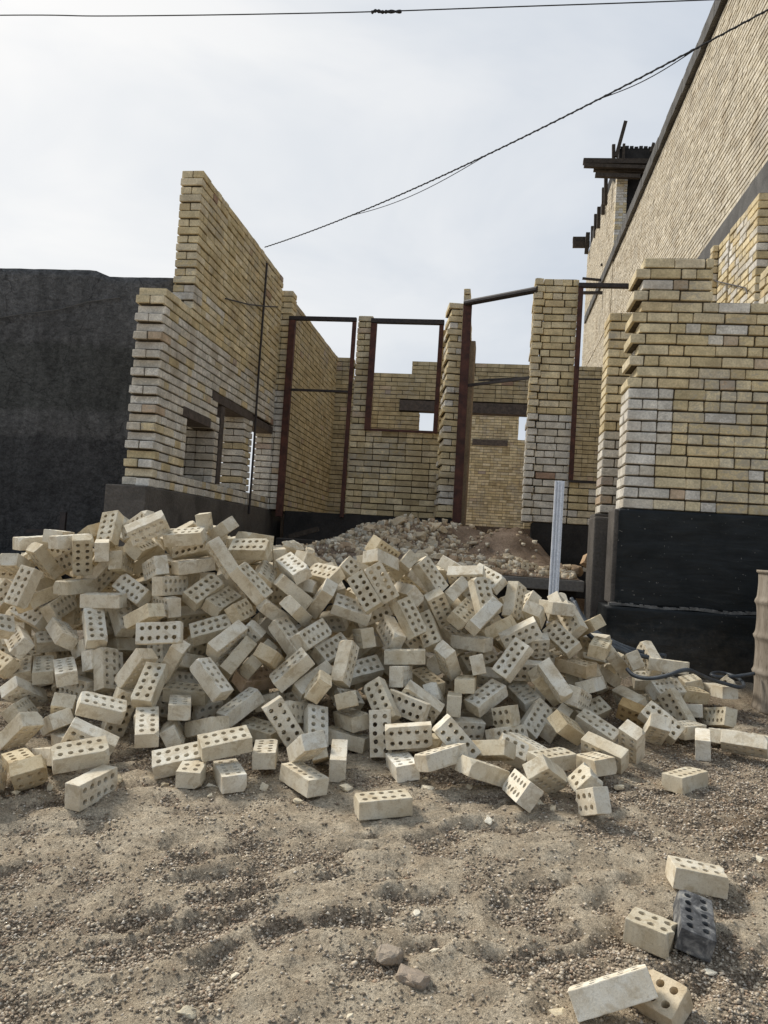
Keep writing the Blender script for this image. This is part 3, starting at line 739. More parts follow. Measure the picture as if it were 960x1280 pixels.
# ------------------------------------------------------------------ hollow bricks
def brick_mesh(name, seed, length=.206, mat=BRK):
    r = random.Random(seed); Wd, Hh = .098, .069
    full = length > .19
    n = 5 if full else max(2, int(round((length-.012)/.038)))
    cx = [(-.103+.029+.037*i) for i in range(n)]
    x0 = -.103; x1 = .103 if full else x0+length
    xe = [x0]+[(cx[i]+cx[i+1])/2 for i in range(n-1)]+[x1]
    if not full: x1 = max(x1, cx[-1]+.013); xe[-1] = x1
    ye = [-Wd/2, 0, Wd/2]; cy = [-.0225, .0225]; rad = .0107+r.uniform(-.0006, .0008)
    bm = bmesh.new(); S = 4; rings = {}
    for zi, z in enumerate((-Hh/2, Hh/2)):
        for i in range(n):
            for j in range(2):
                ax, bx_, ay, by = xe[i], xe[i+1], ye[j], ye[j+1]
                cor = [(ax, ay), (bx_, ay), (bx_, by), (ax, by)]; rim = []
                for k in range(4):
                    (px, py), (qx, qy) = cor[k], cor[(k+1) % 4]
                    for m in range(S): rim.append((px+(qx-px)*m/S, py+(qy-py)*m/S))
                jx, jy = (r.gauss(0, .0006), r.gauss(0, .0006)) if zi == 0 else rings[(0, i, j)][1]
                vr = [bm.verts.new((x, y, z)) for x, y in rim]
                hr = []
                for k in range(4*S):
                    an = math.atan2(rim[k][1]-(ay+by)/2, rim[k][0]-(ax+bx_)/2)
                    an = -3*PI/4+2*PI*k/(4*S)
                    hr.append(bm.verts.new((cx[i]+jx+rad*math.cos(an), cy[j]+jy+rad*math.sin(an), z)))
                for k in range(4*S):
                    q = (vr[k], vr[(k+1) % (4*S)], hr[(k+1) % (4*S)], hr[k])
                    bm.faces.new(q if zi else q[::-1])
                rings[(zi, i, j)] = (hr, (jx, jy))
    for i in range(n):
        for j in range(2):
            a, b = rings[(0, i, j)][0], rings[(1, i, j)][0]
            for k in range(4*S): bm.faces.new((a[k], b[k], b[(k+1) % (4*S)], a[(k+1) % (4*S)]))
    bmesh.ops.remove_doubles(bm, verts=bm.verts, dist=1e-5)
    # side skin
    bnd = [e for e in bm.edges if e.is_boundary]
    low = {(round(v.co.x, 5), round(v.co.y, 5)): v for e in bnd for v in e.verts if v.co.z < 0}
    up = {(round(v.co.x, 5), round(v.co.y, 5)): v for e in bnd for v in e.verts if v.co.z > 0}
    for e in bnd:
        if e.verts[0].co.z < 0:
            a, b = e.verts; ka, kb = (round(a.co.x, 5), round(a.co.y, 5)), (round(b.co.x, 5), round(b.co.y, 5))
            bm.faces.new((a, b, up[kb], up[ka]))
    bmesh.ops.recalc_face_normals(bm, faces=bm.faces[:])
    # rounded arrises
    bm.normal_update()
    es = []
    for e in bm.edges:
        if len(e.link_faces) == 2 and e.calc_face_angle(0) > 1.2:
            m = (e.verts[0].co+e.verts[1].co)/2
            on = (abs(abs(m.z)-Hh/2) < 1e-5)+(abs(abs(m.y)-Wd/2) < 1e-5)+(abs(m.x-x0) < 1e-5 or abs(m.x-x1) < 1e-5)
            if on >= 2 and not (abs(m.z) < Hh/2-1e-4 and abs(m.y) < Wd/2-1e-4): es.append(e)
    bmesh.ops.bevel(bm, geom=es, offset=.0028, segments=2, affect='EDGES', profile=.6)
    # knocked corners
    for c in range(r.choice((1, 2, 2, 3)) if full else 2):
        s = Vector((r.choice((-1, 1)), r.choice((-1, 1)), r.choice((-1, 1))))
        pt = Vector((s.x*.103 if s.x < 0 else x1, s.y*Wd/2, s.z*Hh/2)); nn = Vector((s.x*r.uniform(.5, 1), s.y*r.uniform(.5, 1), s.z*r.uniform(.4, 1))).normalized()
        g = bmesh.ops.bisect_plane(bm, geom=bm.verts[:]+bm.edges[:]+bm.faces[:], plane_co=pt-nn*r.uniform(.005, .0145), plane_no=nn, clear_outer=True)
        ed = [x for x in g['geom_cut'] if isinstance(x, bmesh.types.BMEdge)]
        try: bmesh.ops.holes_fill(bm, edges=ed, sides=0)
        except Exception: pass
    if not full:                                            # torn end
        for v in bm.verts:
            if v.co.x > cx[-1]+.0116:
                k = mnoise.noise(Vector((seed*3.1, v.co.y*45, v.co.z*38)))
                v.co.x += k*.016; v.co.z += .003*mnoise.noise(v.co*90)
    ph = Vector((seed*1.7, seed*.9, seed*2.3))
    for v in bm.verts:
        v.co += Vector((mnoise.noise(v.co*22+ph), mnoise.noise(v.co*22+ph*2), mnoise.noise(v.co*22-ph)))*.0013
        v.co += Vector((mnoise.noise(v.co*160+ph), mnoise.noise(v.co*160+ph*2), mnoise.noise(v.co*160-ph)))*.0009
    if not full:
        for v in bm.verts: v.co.x += .103-length/2
    me = bpy.data.meshes.new(name); bm.normal_update(); bm.to_mesh(me); bm.free(); me.materials.append(mat)
    return me
VAR = [brick_mesh('hollow_brick', 40+i) for i in range(14)]
TARM = brick_mesh('hollow_brick', 77, mat=TAR)
HALF = {}
def half_mesh(l):
    k = round(l, 2)
    if k not in HALF: HALF[k] = brick_mesh('broken_brick', int(k*1000), k)
    return HALF[k]
BR = """-2.4899 3.9778 1.1277|0.891 0.035 -0.040 0.451|0.206|3|1.00 1.00 1.00|p|first from left of the level bricks showing a plain side, pile's crest, left part
-2.2004 3.8456 1.1520|0.865 0.018 -0.053 0.499|0.206|9|1.00 1.00 1.00|p|second from left of the level bricks showing a plain side, pile's crest, left part
-2.3883 3.9142 1.0350|0.779 -0.155 0.363 0.488|0.206|8|1.00 1.00 1.00|p|the only upright brick showing a plain side, pile's crest, left part
-2.3328 3.6591 0.9066|0.425 -0.465 0.670 0.393|0.206|2|1.00 1.00 1.00|p|the only upright brick showing holes, pile's upper slope, left part
-2.6528 3.8949 0.9829|0.181 -0.289 0.774 -0.533|0.206|5|1.00 1.00 1.00|p|first from left of the level bricks showing holes, pile's upper slope, left part
-2.1133 3.8144 1.0835|0.493 0.434 0.718 -0.231|0.206|9|1.00 1.00 1.00|p|first from left of the upright bricks showing holes, pile's crest, left part
-2.0006 3.8074 1.1176|-0.380 0.364 0.638 -0.563|0.206|7|1.00 1.00 1.00|p|second from left of the bricks seen end-on, pile's crest, left part
-1.9205 3.8751 1.0507|0.380 -0.547 -0.504 0.550|0.206|10|1.00 1.00 1.00|p|third from left of the upright bricks showing holes, pile's crest, left part
-2.0624 3.9919 1.2249|-0.420 0.626 -0.592 -0.284|0.206|9|1.00 1.00 1.00|p|second from left of the upright bricks showing holes, pile's crest, left part
-2.2258 4.0705 1.1849|0.233 0.266 0.931 0.085|0.206|1|1.00 0.94 0.83|p|first from left of the right-leaning bricks showing a plain side, pile's crest, left part
-2.1200 3.7840 0.9195|0.798 0.007 -0.035 0.602|0.206|9|1.00 1.00 1.00|p|first from left of the level bricks showing a plain side, pile's upper slope, left part
-1.9284 3.7243 0.8649|0.998 0.029 -0.026 0.040|0.206|0|1.00 1.00 1.00|p|second from left of the level bricks showing a plain side, pile's upper slope, left part
-2.2409 3.8503 0.7958|0.545 0.438 0.277 0.659|0.206|13|1.00 1.00 1.00|p|second from left of the right-leaning bricks showing holes, pile's upper slope, left part
-2.3364 3.7873 0.8354|0.738 -0.054 -0.210 0.639|0.206|7|1.00 0.94 0.83|p|the only right-leaning brick showing a plain side, pile's upper slope, left part
-2.3266 3.9339 1.1694|0.623 0.018 0.032 0.782|0.206|4|1.00 1.00 1.00|p|first from left of the bricks seen end-on, pile's crest, left part
-2.4860 3.8232 1.0069|0.657 -0.137 0.084 0.736|0.206|8|1.00 1.00 1.00|p|left one of two upright bricks showing a plain side, pile's upper slope, left part
-1.7704 3.8289 1.2487|0.305 -0.081 0.869 -0.381|0.206|3|1.00 1.00 1.00|p|fourth from left of the right-leaning bricks showing holes, pile's crest, left part
-1.9159 4.0298 1.2541|-0.015 -0.310 -0.584 0.750|0.206|3|1.00 1.00 1.00|p|second from left of the right-leaning bricks showing holes, pile's crest, left part
-1.8546 3.9397 1.1437|0.642 0.277 0.169 0.695|0.206|11|1.00 1.00 1.00|p|third from left of the right-leaning bricks showing holes, pile's crest, left part
-1.5853 3.8908 1.2152|0.979 0.192 -0.058 0.034|0.206|7|1.00 1.00 1.00|p|third from left of the level bricks showing a plain side, pile's crest, left part
-1.5423 4.0402 1.2996|-0.406 0.450 0.631 -0.485|0.206|8|1.00 1.00 1.00|p|third from left of the bricks seen end-on, pile's crest, left part
-1.4613 4.0573 1.2514|0.290 0.187 0.925 0.158|0.206|13|1.00 1.00 1.00|p|third from left of the right-leaning bricks showing a plain side, pile's crest, left part
-1.3443 3.8168 1.1181|-0.418 -0.142 0.868 -0.228|0.206|8|1.00 1.00 1.00|p|the only left-leaning brick showing a plain side, pile's crest, left part
-1.7114 3.8330 1.0401|-0.181 0.384 0.646 -0.634|0.206|7|1.00 1.00 1.00|p|fourth from left of the right-leaning bricks showing holes, pile's upper slope, left part
-1.5446 3.9308 1.0640|0.916 0.038 -0.071 0.393|0.206|6|1.00 1.00 1.00|p|fourth from left of the level bricks showing a plain side, pile's upper slope, left part
-1.5799 3.9881 1.1546|0.150 -0.035 0.826 0.542|0.206|10|1.00 1.00 1.00|p|the only level brick showing holes, pile's crest, left part
-1.6154 3.8156 0.9574|0.537 -0.591 -0.451 0.399|0.206|13|1.00 1.00 1.00|p|third from left of the level bricks showing holes, pile's upper slope, left part
-1.4527 3.8614 0.9377|0.740 0.410 -0.057 0.530|0.206|2|1.00 1.00 1.00|p|fifth from left of the right-leaning bricks showing holes, pile's upper slope, left part
-1.3615 3.9015 0.8848|0.727 0.302 0.051 0.614|0.206|3|1.00 1.00 1.00|p|sixth from left of the right-leaning bricks showing holes, pile's upper slope, left part
-1.8251 3.8346 0.9159|-0.082 0.253 0.818 0.509|0.206|10|1.00 1.00 1.00|p|the only left-leaning brick showing holes, pile's upper slope, left part
-1.6664 3.6433 0.8092|0.202 0.243 0.947 -0.059|0.206|2|1.00 0.94 0.83|p|first from left of the right-leaning bricks showing a plain side, pile's middle slope, left part
-1.6155 3.7843 0.8568|-0.253 0.264 0.685 -0.631|0.206|13|1.00 1.00 1.00|p|second from left of the level bricks showing holes, pile's upper slope, left part
-1.2329 3.8206 0.8502|-0.429 0.658 0.579 -0.219|0.130|-1|1.00 0.94 0.83|p|first from left of the level bricks showing holes, pile's upper slope, middle part
-1.2444 3.9506 1.1714|0.039 0.017 0.938 0.343|0.206|8|1.00 1.00 1.00|p|the only level brick showing holes, pile's crest, middle part
-1.1464 3.6916 1.0070|-0.385 0.005 0.909 0.157|0.206|6|1.00 1.00 1.00|p|first from left of the left-leaning bricks showing a plain side, pile's upper slope, middle part
-1.1598 3.9634 1.0362|-0.338 0.549 0.749 -0.154|0.206|11|1.00 1.00 1.00|p|the only upright brick showing holes, pile's upper slope, middle part
-1.0042 3.9575 1.0861|-0.039 0.405 0.857 0.317|0.206|0|1.00 1.00 1.00|p|first from left of the left-leaning bricks showing holes, pile's upper slope, middle part
-0.9854 3.9127 0.9674|0.924 -0.048 0.310 0.217|0.206|10|1.00 1.00 1.00|p|second from left of the left-leaning bricks showing a plain side, pile's upper slope, middle part
-0.9237 4.0826 0.9638|0.760 -0.079 0.177 0.620|0.206|12|1.00 1.00 1.00|p|fourth from left of the left-leaning bricks showing a plain side, pile's upper slope, middle part
-0.8502 4.0377 1.0574|0.081 0.319 0.880 0.341|0.206|1|1.00 1.00 1.00|p|third from left of the level bricks showing holes, pile's upper slope, middle part
-0.8282 4.1553 1.0173|-0.471 0.140 0.796 -0.354|0.206|2|1.00 1.00 1.00|p|fifth from left of the left-leaning bricks showing a plain side, pile's upper slope, middle part
-1.0589 3.8931 0.8423|0.926 -0.013 0.286 0.245|0.206|12|1.00 1.00 1.00|p|right one of two left-leaning bricks showing a plain side, pile's middle slope, middle part
-0.9407 3.8281 0.8764|0.740 0.108 0.331 0.576|0.206|9|1.00 1.00 1.00|p|third from left of the left-leaning bricks showing a plain side, pile's upper slope, middle part
-0.6839 3.9906 0.8908|0.941 0.291 0.163 0.056|0.206|0|1.00 1.00 1.00|p|fourth from left of the level bricks showing holes, pile's upper slope, middle part
-0.8414 3.9463 0.9381|0.454 0.186 0.831 0.261|0.206|4|1.00 1.00 1.00|p|first from left of the right-leaning bricks showing a plain side, pile's upper slope, middle part
-1.2730 4.1094 1.2208|0.841 -0.006 0.033 0.539|0.206|12|1.00 1.00 1.00|p|the only level brick showing a plain side, pile's crest, middle part
-1.1320 4.1293 1.1343|-0.400 0.427 0.613 -0.531|0.206|0|1.00 1.00 1.00|p|the only brick seen end-on, pile's crest, middle part
-0.6164 3.9589 0.9883|-0.251 0.380 0.701 0.550|0.206|13|1.00 1.00 1.00|p|third from left of the left-leaning bricks showing holes, pile's upper slope, middle part
-0.5343 3.9812 1.0426|-0.372 0.305 0.649 0.589|0.206|13|1.00 1.00 1.00|p|fourth from left of the left-leaning bricks showing holes, pile's upper slope, middle part
-0.5629 4.1157 1.1516|0.153 0.845 0.509 -0.055|0.206|4|1.00 1.00 1.00|p|right one of two left-leaning bricks showing a plain side, pile's crest, middle part
-0.5774 4.2584 1.2036|0.656 -0.543 -0.152 0.503|0.206|7|1.00 0.94 0.83|p|the only left-leaning brick showing holes, pile's crest, middle part
-0.3051 4.2479 1.0822|0.821 0.357 0.437 -0.085|0.206|9|1.00 1.00 1.00|p|fifth from left of the left-leaning bricks showing holes, pile's upper slope, middle part
-0.4173 4.1809 0.9805|-0.187 0.433 0.824 -0.313|0.206|11|1.00 1.00 1.00|p|the only brick seen end-on, pile's upper slope, middle part
-0.3830 4.0105 0.8668|0.822 0.290 0.436 -0.223|0.206|6|1.00 1.00 1.00|p|third from left of the left-leaning bricks showing holes, pile's middle slope, middle part
-0.2833 4.0967 0.7981|0.524 0.166 -0.478 0.685|0.206|11|1.00 1.00 1.00|p|the only upright brick showing holes, pile's middle slope, middle part
-0.4777 4.0473 0.7773|0.502 -0.161 -0.605 0.596|0.206|12|1.00 1.00 1.00|p|second from left of the left-leaning bricks showing holes, pile's middle slope, middle part
-0.2363 4.1831 0.9177|0.519 0.631 0.563 -0.128|0.206|6|1.00 1.00 1.00|p|sixth from left of the left-leaning bricks showing holes, pile's upper slope, middle part
-0.1754 4.3188 0.9982|0.821 -0.164 -0.363 0.410|0.206|6|1.00 1.00 1.00|p|third from left of the right-leaning bricks showing a plain side, pile's upper slope, middle part
-0.1080 4.4190 1.0936|0.929 -0.356 -0.013 -0.103|0.206|11|1.00 1.00 1.00|p|fifth from left of the level bricks showing holes, pile's upper slope, middle part
-0.0119 4.2094 0.9913|0.747 0.289 0.444 -0.401|0.206|12|1.00 1.00 1.00|p|left one of two upright bricks showing holes, pile's upper slope, right part
-0.1084 4.1793 0.8943|-0.350 0.734 0.579 -0.055|0.206|9|1.00 1.00 1.00|p|fifth from left of the right-leaning bricks showing holes, pile's middle slope, middle part
0.0017 4.0604 0.9008|0.860 -0.181 -0.403 0.255|0.206|7|1.00 1.00 1.00|p|left one of two right-leaning bricks showing a plain side, pile's middle slope, right part
-0.0543 4.1625 0.7477|0.002 0.243 0.970 0.019|0.206|2|1.00 1.00 1.00|p|right one of two level bricks showing a plain side, pile's middle slope, middle part
-0.4573 4.2777 1.1304|0.368 0.398 0.801 0.254|0.206|5|1.00 1.00 1.00|p|second from left of the right-leaning bricks showing a plain side, pile's upper slope, middle part
-0.1874 4.5621 1.1279|0.847 0.118 0.217 0.470|0.206|1|1.00 1.00 1.00|p|seventh from left of the left-leaning bricks showing a plain side, pile's upper slope, middle part
0.0135 4.4869 1.0828|0.015 0.389 0.809 0.441|0.206|0|1.00 1.00 1.00|p|the only left-leaning brick showing holes, pile's upper slope, right part
0.1661 4.4224 0.9679|0.656 0.055 0.678 -0.328|0.206|2|1.00 1.00 1.00|p|the only upright brick showing a plain side, pile's upper slope, right part
0.2413 4.5486 0.9206|0.441 -0.345 0.827 -0.054|0.206|7|1.00 1.00 1.00|p|the only right-leaning brick showing a plain side, pile's upper slope, right part
0.0750 4.2717 0.8145|0.925 -0.145 -0.253 0.242|0.206|3|1.00 0.94 0.83|p|first from left of the level bricks showing a plain side, pile's middle slope, right part
0.2003 4.1539 0.8110|0.794 -0.549 -0.210 -0.158|0.206|4|1.00 1.00 1.00|p|right one of two right-leaning bricks showing holes, pile's middle slope, right part
0.1607 4.0063 0.6956|0.797 0.369 -0.380 0.291|0.206|10|1.00 1.00 1.00|p|left one of two right-leaning bricks showing holes, pile's middle slope, right part
0.4355 4.3581 0.7831|-0.056 0.437 0.767 0.467|0.206|6|1.00 1.00 1.00|p|the only left-leaning brick showing holes, pile's middle slope, right part
0.4355 4.7819 0.9314|0.627 -0.308 0.106 0.707|0.206|12|1.00 1.00 1.00|p|right one of two upright bricks showing holes, pile's upper slope, right part
0.4563 4.6433 0.9308|0.838 0.251 0.403 0.268|0.206|10|1.00 1.00 1.00|p|the only left-leaning brick showing a plain side, pile's upper slope, right part
0.4025 4.3935 0.9491|0.915 0.017 0.045 0.400|0.206|13|1.00 1.00 1.00|p|the only level brick showing a plain side, pile's upper slope, right part
0.4928 4.4879 0.8847|0.579 -0.585 0.566 -0.037|0.206|4|1.00 1.00 1.00|p|second from left of the upright bricks showing holes, pile's middle slope, right part
0.5934 4.5746 0.8392|0.265 0.429 0.861 0.067|0.206|6|1.00 0.94 0.83|p|right one of two right-leaning bricks showing a plain side, pile's middle slope, right part
0.3085 4.3051 0.7436|0.574 -0.424 0.288 0.638|0.120|-1|1.00 1.00 1.00|p|first from left of the upright bricks showing holes, pile's middle slope, right part
0.2764 4.3240 0.9071|0.019 0.757 0.604 -0.249|0.206|8|1.00 1.00 1.00|p|first from left of the bricks seen end-on, pile's middle slope, right part
0.6494 4.4212 0.7451|-0.102 0.791 0.602 0.015|0.206|13|1.00 0.94 0.83|p|second from left of the bricks seen end-on, pile's middle slope, right part
0.5847 3.6705 0.3561|-0.237 0.210 0.830 -0.458|0.206|6|1.00 1.00 1.00|p|right one of two level bricks showing holes, pile's foot, right part
0.5913 3.9994 0.3915|-0.167 0.245 0.931 0.213|0.206|9|1.00 1.00 1.00|p|third from left of the left-leaning bricks showing holes, pile's foot, right part
0.7684 4.5829 0.6611|0.879 0.153 0.386 0.234|0.206|5|1.00 1.00 1.00|p|the only left-leaning brick showing a plain side, pile's middle slope, right part
0.7211 4.7086 0.5536|0.916 -0.041 0.216 0.335|0.206|8|1.00 1.00 1.00|p|fourth from left of the left-leaning bricks showing a plain side, pile's lower slope, right part
0.6548 4.5095 0.5668|0.773 0.281 0.456 0.339|0.206|9|1.00 1.00 1.00|p|third from left of the left-leaning bricks showing a plain side, pile's lower slope, right part
0.8275 4.4242 0.4668|-0.310 0.392 0.760 -0.416|0.206|6|1.00 1.00 1.00|p|fourth from left of the level bricks showing holes, pile's lower slope, right part
0.8440 4.2842 0.4216|0.854 -0.473 0.200 -0.090|0.206|9|0.85 0.66 0.42|p|brown-stained brick showing holes on the right slope of the pile
1.0686 4.4016 0.4480|0.698 -0.485 0.525 0.049|0.206|3|1.00 1.00 1.00|p|third from left of the left-leaning bricks showing holes, pile's lower slope, right part
0.9227 4.0943 0.4299|-0.176 0.284 0.846 0.415|0.206|5|1.00 1.00 1.00|p|second from left of the left-leaning bricks showing holes, pile's lower slope, right part
0.8686 3.9509 0.4232|0.696 -0.122 0.268 0.655|0.206|10|1.00 1.00 1.00|p|right one of two upright bricks showing holes, pile's foot, right part
0.7148 3.7388 0.3959|0.038 0.754 0.467 -0.461|0.206|0|1.00 1.00 1.00|p|left one of two upright bricks showing holes, pile's foot, right part
1.0981 3.9868 0.3658|0.564 -0.552 -0.470 0.395|0.206|13|1.10 1.12 1.16|p|pale brick standing on end at the pile foot, right, beside the dirt
1.2810 4.1875 0.3694|0.941 -0.052 0.048 0.330|0.206|4|1.00 1.00 1.00|p|fifth from left of the level bricks showing a plain side, pile's foot, right part
1.2898 3.9829 0.3867|0.928 -0.321 0.055 -0.180|0.206|9|1.00 1.00 1.00|p|sixth from left of the level bricks showing a plain side, pile's foot, right part
1.4526 4.1306 0.3617|0.932 0.009 -0.034 -0.362|0.206|10|1.00 1.00 1.00|p|seventh from left of the level bricks showing a plain side, pile's foot, right part
0.9042 3.5225 0.3071|0.921 -0.018 -0.016 0.388|0.206|11|1.00 1.00 1.00|l|cream brick lying holes up alone on dirt beyond the pile, right side
1.2017 4.5758 0.4188|0.085 0.792 0.604 -0.024|0.206|2|1.00 1.00 1.00|p|fourth from left of the bricks seen end-on, pile's lower slope, right part
1.3003 4.4358 0.4176|0.395 -0.433 -0.444 0.678|0.206|11|1.00 1.00 1.00|p|fourth from left of the right-leaning bricks showing holes, pile's lower slope, right part
1.2134 4.6961 0.4882|0.953 0.072 0.089 0.279|0.206|13|1.00 0.94 0.83|p|right one of two level bricks showing a plain side, pile's lower slope, right part
1.2636 4.8926 0.5219|0.100 0.710 0.688 0.107|0.206|5|1.00 1.00 1.00|p|third from left of the bricks seen end-on, pile's lower slope, right part
1.0537 4.5582 0.6586|0.983 -0.041 0.011 -0.180|0.206|8|1.00 1.00 1.00|p|third from left of the level bricks showing a plain side, pile's middle slope, right part
0.9875 4.7466 0.6692|0.570 -0.194 -0.662 0.446|0.206|9|1.00 1.00 1.00|p|third from left of the upright bricks showing holes, pile's middle slope, right part
1.0457 4.5700 0.5213|-0.350 0.889 0.283 -0.087|0.206|9|1.00 1.00 1.00|p|sixth from left of the level bricks showing holes, pile's lower slope, right part
0.8521 4.4768 0.6823|-0.352 0.679 0.517 -0.384|0.206|1|1.00 1.00 1.00|p|third from left of the bricks seen end-on, pile's middle slope, right part
1.3927 4.7610 0.5134|0.031 0.594 0.803 -0.017|0.206|11|1.00 1.00 1.00|p|right one of two right-leaning bricks showing a plain side, pile's lower slope, right part
1.4676 4.8824 0.5193|0.787 0.469 -0.385 0.111|0.100|-1|1.00 1.00 1.00|p|fifth from left of the right-leaning bricks showing holes, pile's lower slope, right part
1.0781 4.2049 0.3834|0.914 0.021 0.038 0.403|0.206|10|1.00 1.00 1.00|p|fourth from left of the level bricks showing a plain side, pile's foot, right part
0.3740 3.9891 0.6119|-0.443 0.116 0.869 -0.188|0.206|3|1.00 1.00 1.00|p|second from left of the left-leaning bricks showing a plain side, pile's lower slope, right part
0.3443 4.1417 0.5563|0.887 0.140 0.399 0.183|0.206|10|1.00 0.94 0.83|p|first from left of the left-leaning bricks showing a plain side, pile's lower slope, right part
0.2394 4.1739 0.4866|-0.005 0.530 0.813 0.242|0.206|13|1.00 1.00 1.00|p|first from left of the left-leaning bricks showing holes, pile's lower slope, right part
0.2858 3.9814 0.4087|0.701 0.476 -0.030 0.531|0.206|9|1.00 1.00 1.00|p|third from left of the right-leaning bricks showing holes, pile's lower slope, right part
0.3957 4.0137 0.3977|0.778 -0.336 -0.388 0.363|0.206|4|1.00 1.00 1.00|p|left one of two right-leaning bricks showing a plain side, pile's lower slope, right part
0.0368 3.9525 0.5026|0.890 0.193 -0.188 0.367|0.206|4|1.00 1.00 1.00|p|first from left of the right-leaning bricks showing holes, pile's lower slope, right part
0.1404 3.8604 0.4378|0.131 -0.327 -0.618 0.703|0.110|-1|1.00 1.00 1.00|p|second from left of the right-leaning bricks showing holes, pile's lower slope, right part
0.1476 3.8096 0.3489|0.541 -0.769 -0.285 0.185|0.206|1|1.00 1.00 1.00|p|left one of two level bricks showing holes, pile's foot, right part
0.5110 4.3150 0.6441|-0.011 0.362 0.929 0.072|0.206|1|0.80 0.70 0.58|p|second from left of the level bricks showing a plain side, pile's middle slope, right part
0.5944 4.2954 0.5528|0.821 -0.164 -0.085 0.540|0.206|7|1.00 1.00 1.00|p|second from left of the bricks seen end-on, pile's lower slope, right part
0.5062 4.0982 0.5109|0.574 -0.606 -0.249 0.491|0.206|13|1.00 1.00 1.00|p|first from left of the bricks seen end-on, pile's lower slope, right part
0.2407 3.6870 0.3369|0.904 -0.068 0.110 -0.409|0.206|10|1.00 1.00 1.00|p|second from left of the level bricks showing a plain side, pile's foot, right part
0.3366 3.5488 0.3286|0.942 0.047 0.004 0.331|0.206|7|1.00 1.00 1.00|p|third from left of the level bricks showing a plain side, pile's foot, right part
0.4323 3.8585 0.4118|0.862 0.186 0.316 0.351|0.206|1|1.00 0.94 0.83|p|right one of two left-leaning bricks showing a plain side, pile's foot, right part
0.5284 3.5477 0.3324|0.109 0.581 0.806 0.026|0.206|5|1.00 1.00 1.00|p|the only brick seen end-on, pile's foot, right part
0.0325 3.2615 0.3303|0.935 -0.052 0.155 0.316|0.206|12|1.00 1.00 1.00|p|left one of two left-leaning bricks showing a plain side, pile's foot, right part
0.0632 3.4773 0.3628|0.933 -0.222 -0.058 -0.276|0.206|1|1.00 1.00 1.00|p|first from left of the level bricks showing a plain side, pile's foot, right part
0.1612 3.5734 0.3454|-0.174 0.045 0.936 0.303|0.130|-1|1.00 1.00 1.00|p|first from left of the left-leaning bricks showing holes, pile's foot, right part
0.1912 3.1642 0.2986|0.529 -0.295 -0.356 0.712|0.206|6|1.00 1.00 1.00|l|the only right-leaning brick showing holes, pile's foot, right part
0.2925 3.2569 0.3425|0.413 0.765 0.493 -0.043|0.206|2|1.00 1.00 1.00|p|second from left of the left-leaning bricks showing holes, pile's foot, right part
0.4608 3.1018 0.3017|0.233 -0.471 -0.521 0.673|0.120|-1|1.00 1.00 1.00|l|shattered brick with torn open holes before the pile
0.4445 3.2672 0.3265|0.905 0.160 -0.386 0.076|0.100|-1|1.00 1.00 1.00|l|cracked brick stub behind the shattered striped brick
-0.3821 3.9135 0.6804|0.999 -0.006 -0.039 0.024|0.206|0|1.00 1.00 1.00|p|left one of two level bricks showing a plain side, pile's middle slope, middle part
-0.3894 3.8453 0.5921|-0.484 0.580 0.457 -0.469|0.206|4|1.00 1.00 1.00|p|third from left of the bricks seen end-on, pile's lower slope, middle part
-0.2731 4.0496 0.5390|-0.066 0.443 0.884 0.136|0.206|6|1.00 0.94 0.83|p|fifth from left of the left-leaning bricks showing holes, pile's lower slope, middle part
-0.2141 4.1971 0.6221|-0.374 0.712 0.546 -0.234|0.206|12|1.00 1.00 1.00|p|third from left of the level bricks showing holes, pile's middle slope, middle part
-0.0126 4.0508 0.6486|-0.389 0.600 0.519 -0.468|0.206|6|1.00 1.00 1.00|p|third from left of the bricks seen end-on, pile's middle slope, middle part
-0.0680 3.9840 0.5575|0.034 0.729 0.684 0.003|0.206|13|1.00 0.94 0.83|p|fifth from left of the bricks seen end-on, pile's lower slope, middle part
-0.1182 3.8361 0.4807|0.480 -0.506 -0.485 0.528|0.206|1|1.00 1.00 1.00|p|fourth from left of the bricks seen end-on, pile's lower slope, middle part
-0.4510 3.6219 0.5017|0.560 -0.659 0.477 0.158|0.206|0|1.00 1.00 1.00|p|third from left of the left-leaning bricks showing holes, pile's lower slope, middle part
-0.3358 3.6709 0.4814|0.174 0.000 -0.648 0.741|0.206|9|1.00 1.00 1.00|p|third from left of the level bricks showing holes, pile's lower slope, middle part
-0.2771 3.7551 0.4903|-0.228 -0.144 0.819 -0.507|0.206|9|1.00 1.00 1.00|p|fourth from left of the left-leaning bricks showing holes, pile's lower slope, middle part
-0.2097 3.8975 0.4760|0.749 0.235 0.501 0.363|0.206|12|1.00 1.00 1.00|p|the only left-leaning brick showing a plain side, pile's lower slope, middle part
-0.1695 3.9842 0.6677|0.764 0.023 0.438 0.473|0.206|0|1.00 1.00 1.00|p|right one of two upright bricks showing a plain side, pile's middle slope, middle part
-0.6063 3.9609 0.7527|-0.322 0.465 0.614 -0.551|0.206|6|1.00 1.00 1.00|p|second from left of the bricks seen end-on, pile's middle slope, middle part
-0.4303 3.4906 0.3868|0.609 0.436 0.428 -0.505|0.206|11|1.00 1.00 1.00|p|cream brick standing upright on its end at the pile foot, ten holes facing viewer
-0.2965 3.4263 0.4053|0.087 0.002 0.713 -0.696|0.206|9|1.00 1.00 1.00|p|left one of two level bricks showing holes, pile's foot, middle part
-0.0867 3.3980 0.4116|0.588 -0.703 0.185 0.354|0.206|5|1.00 1.00 1.00|p|the only left-leaning brick showing holes, pile's foot, middle part
-0.1406 3.2557 0.3705|0.934 -0.088 -0.115 0.325|0.206|8|1.00 1.00 1.00|p|fourth from left of the level bricks showing a plain side, pile's foot, middle part
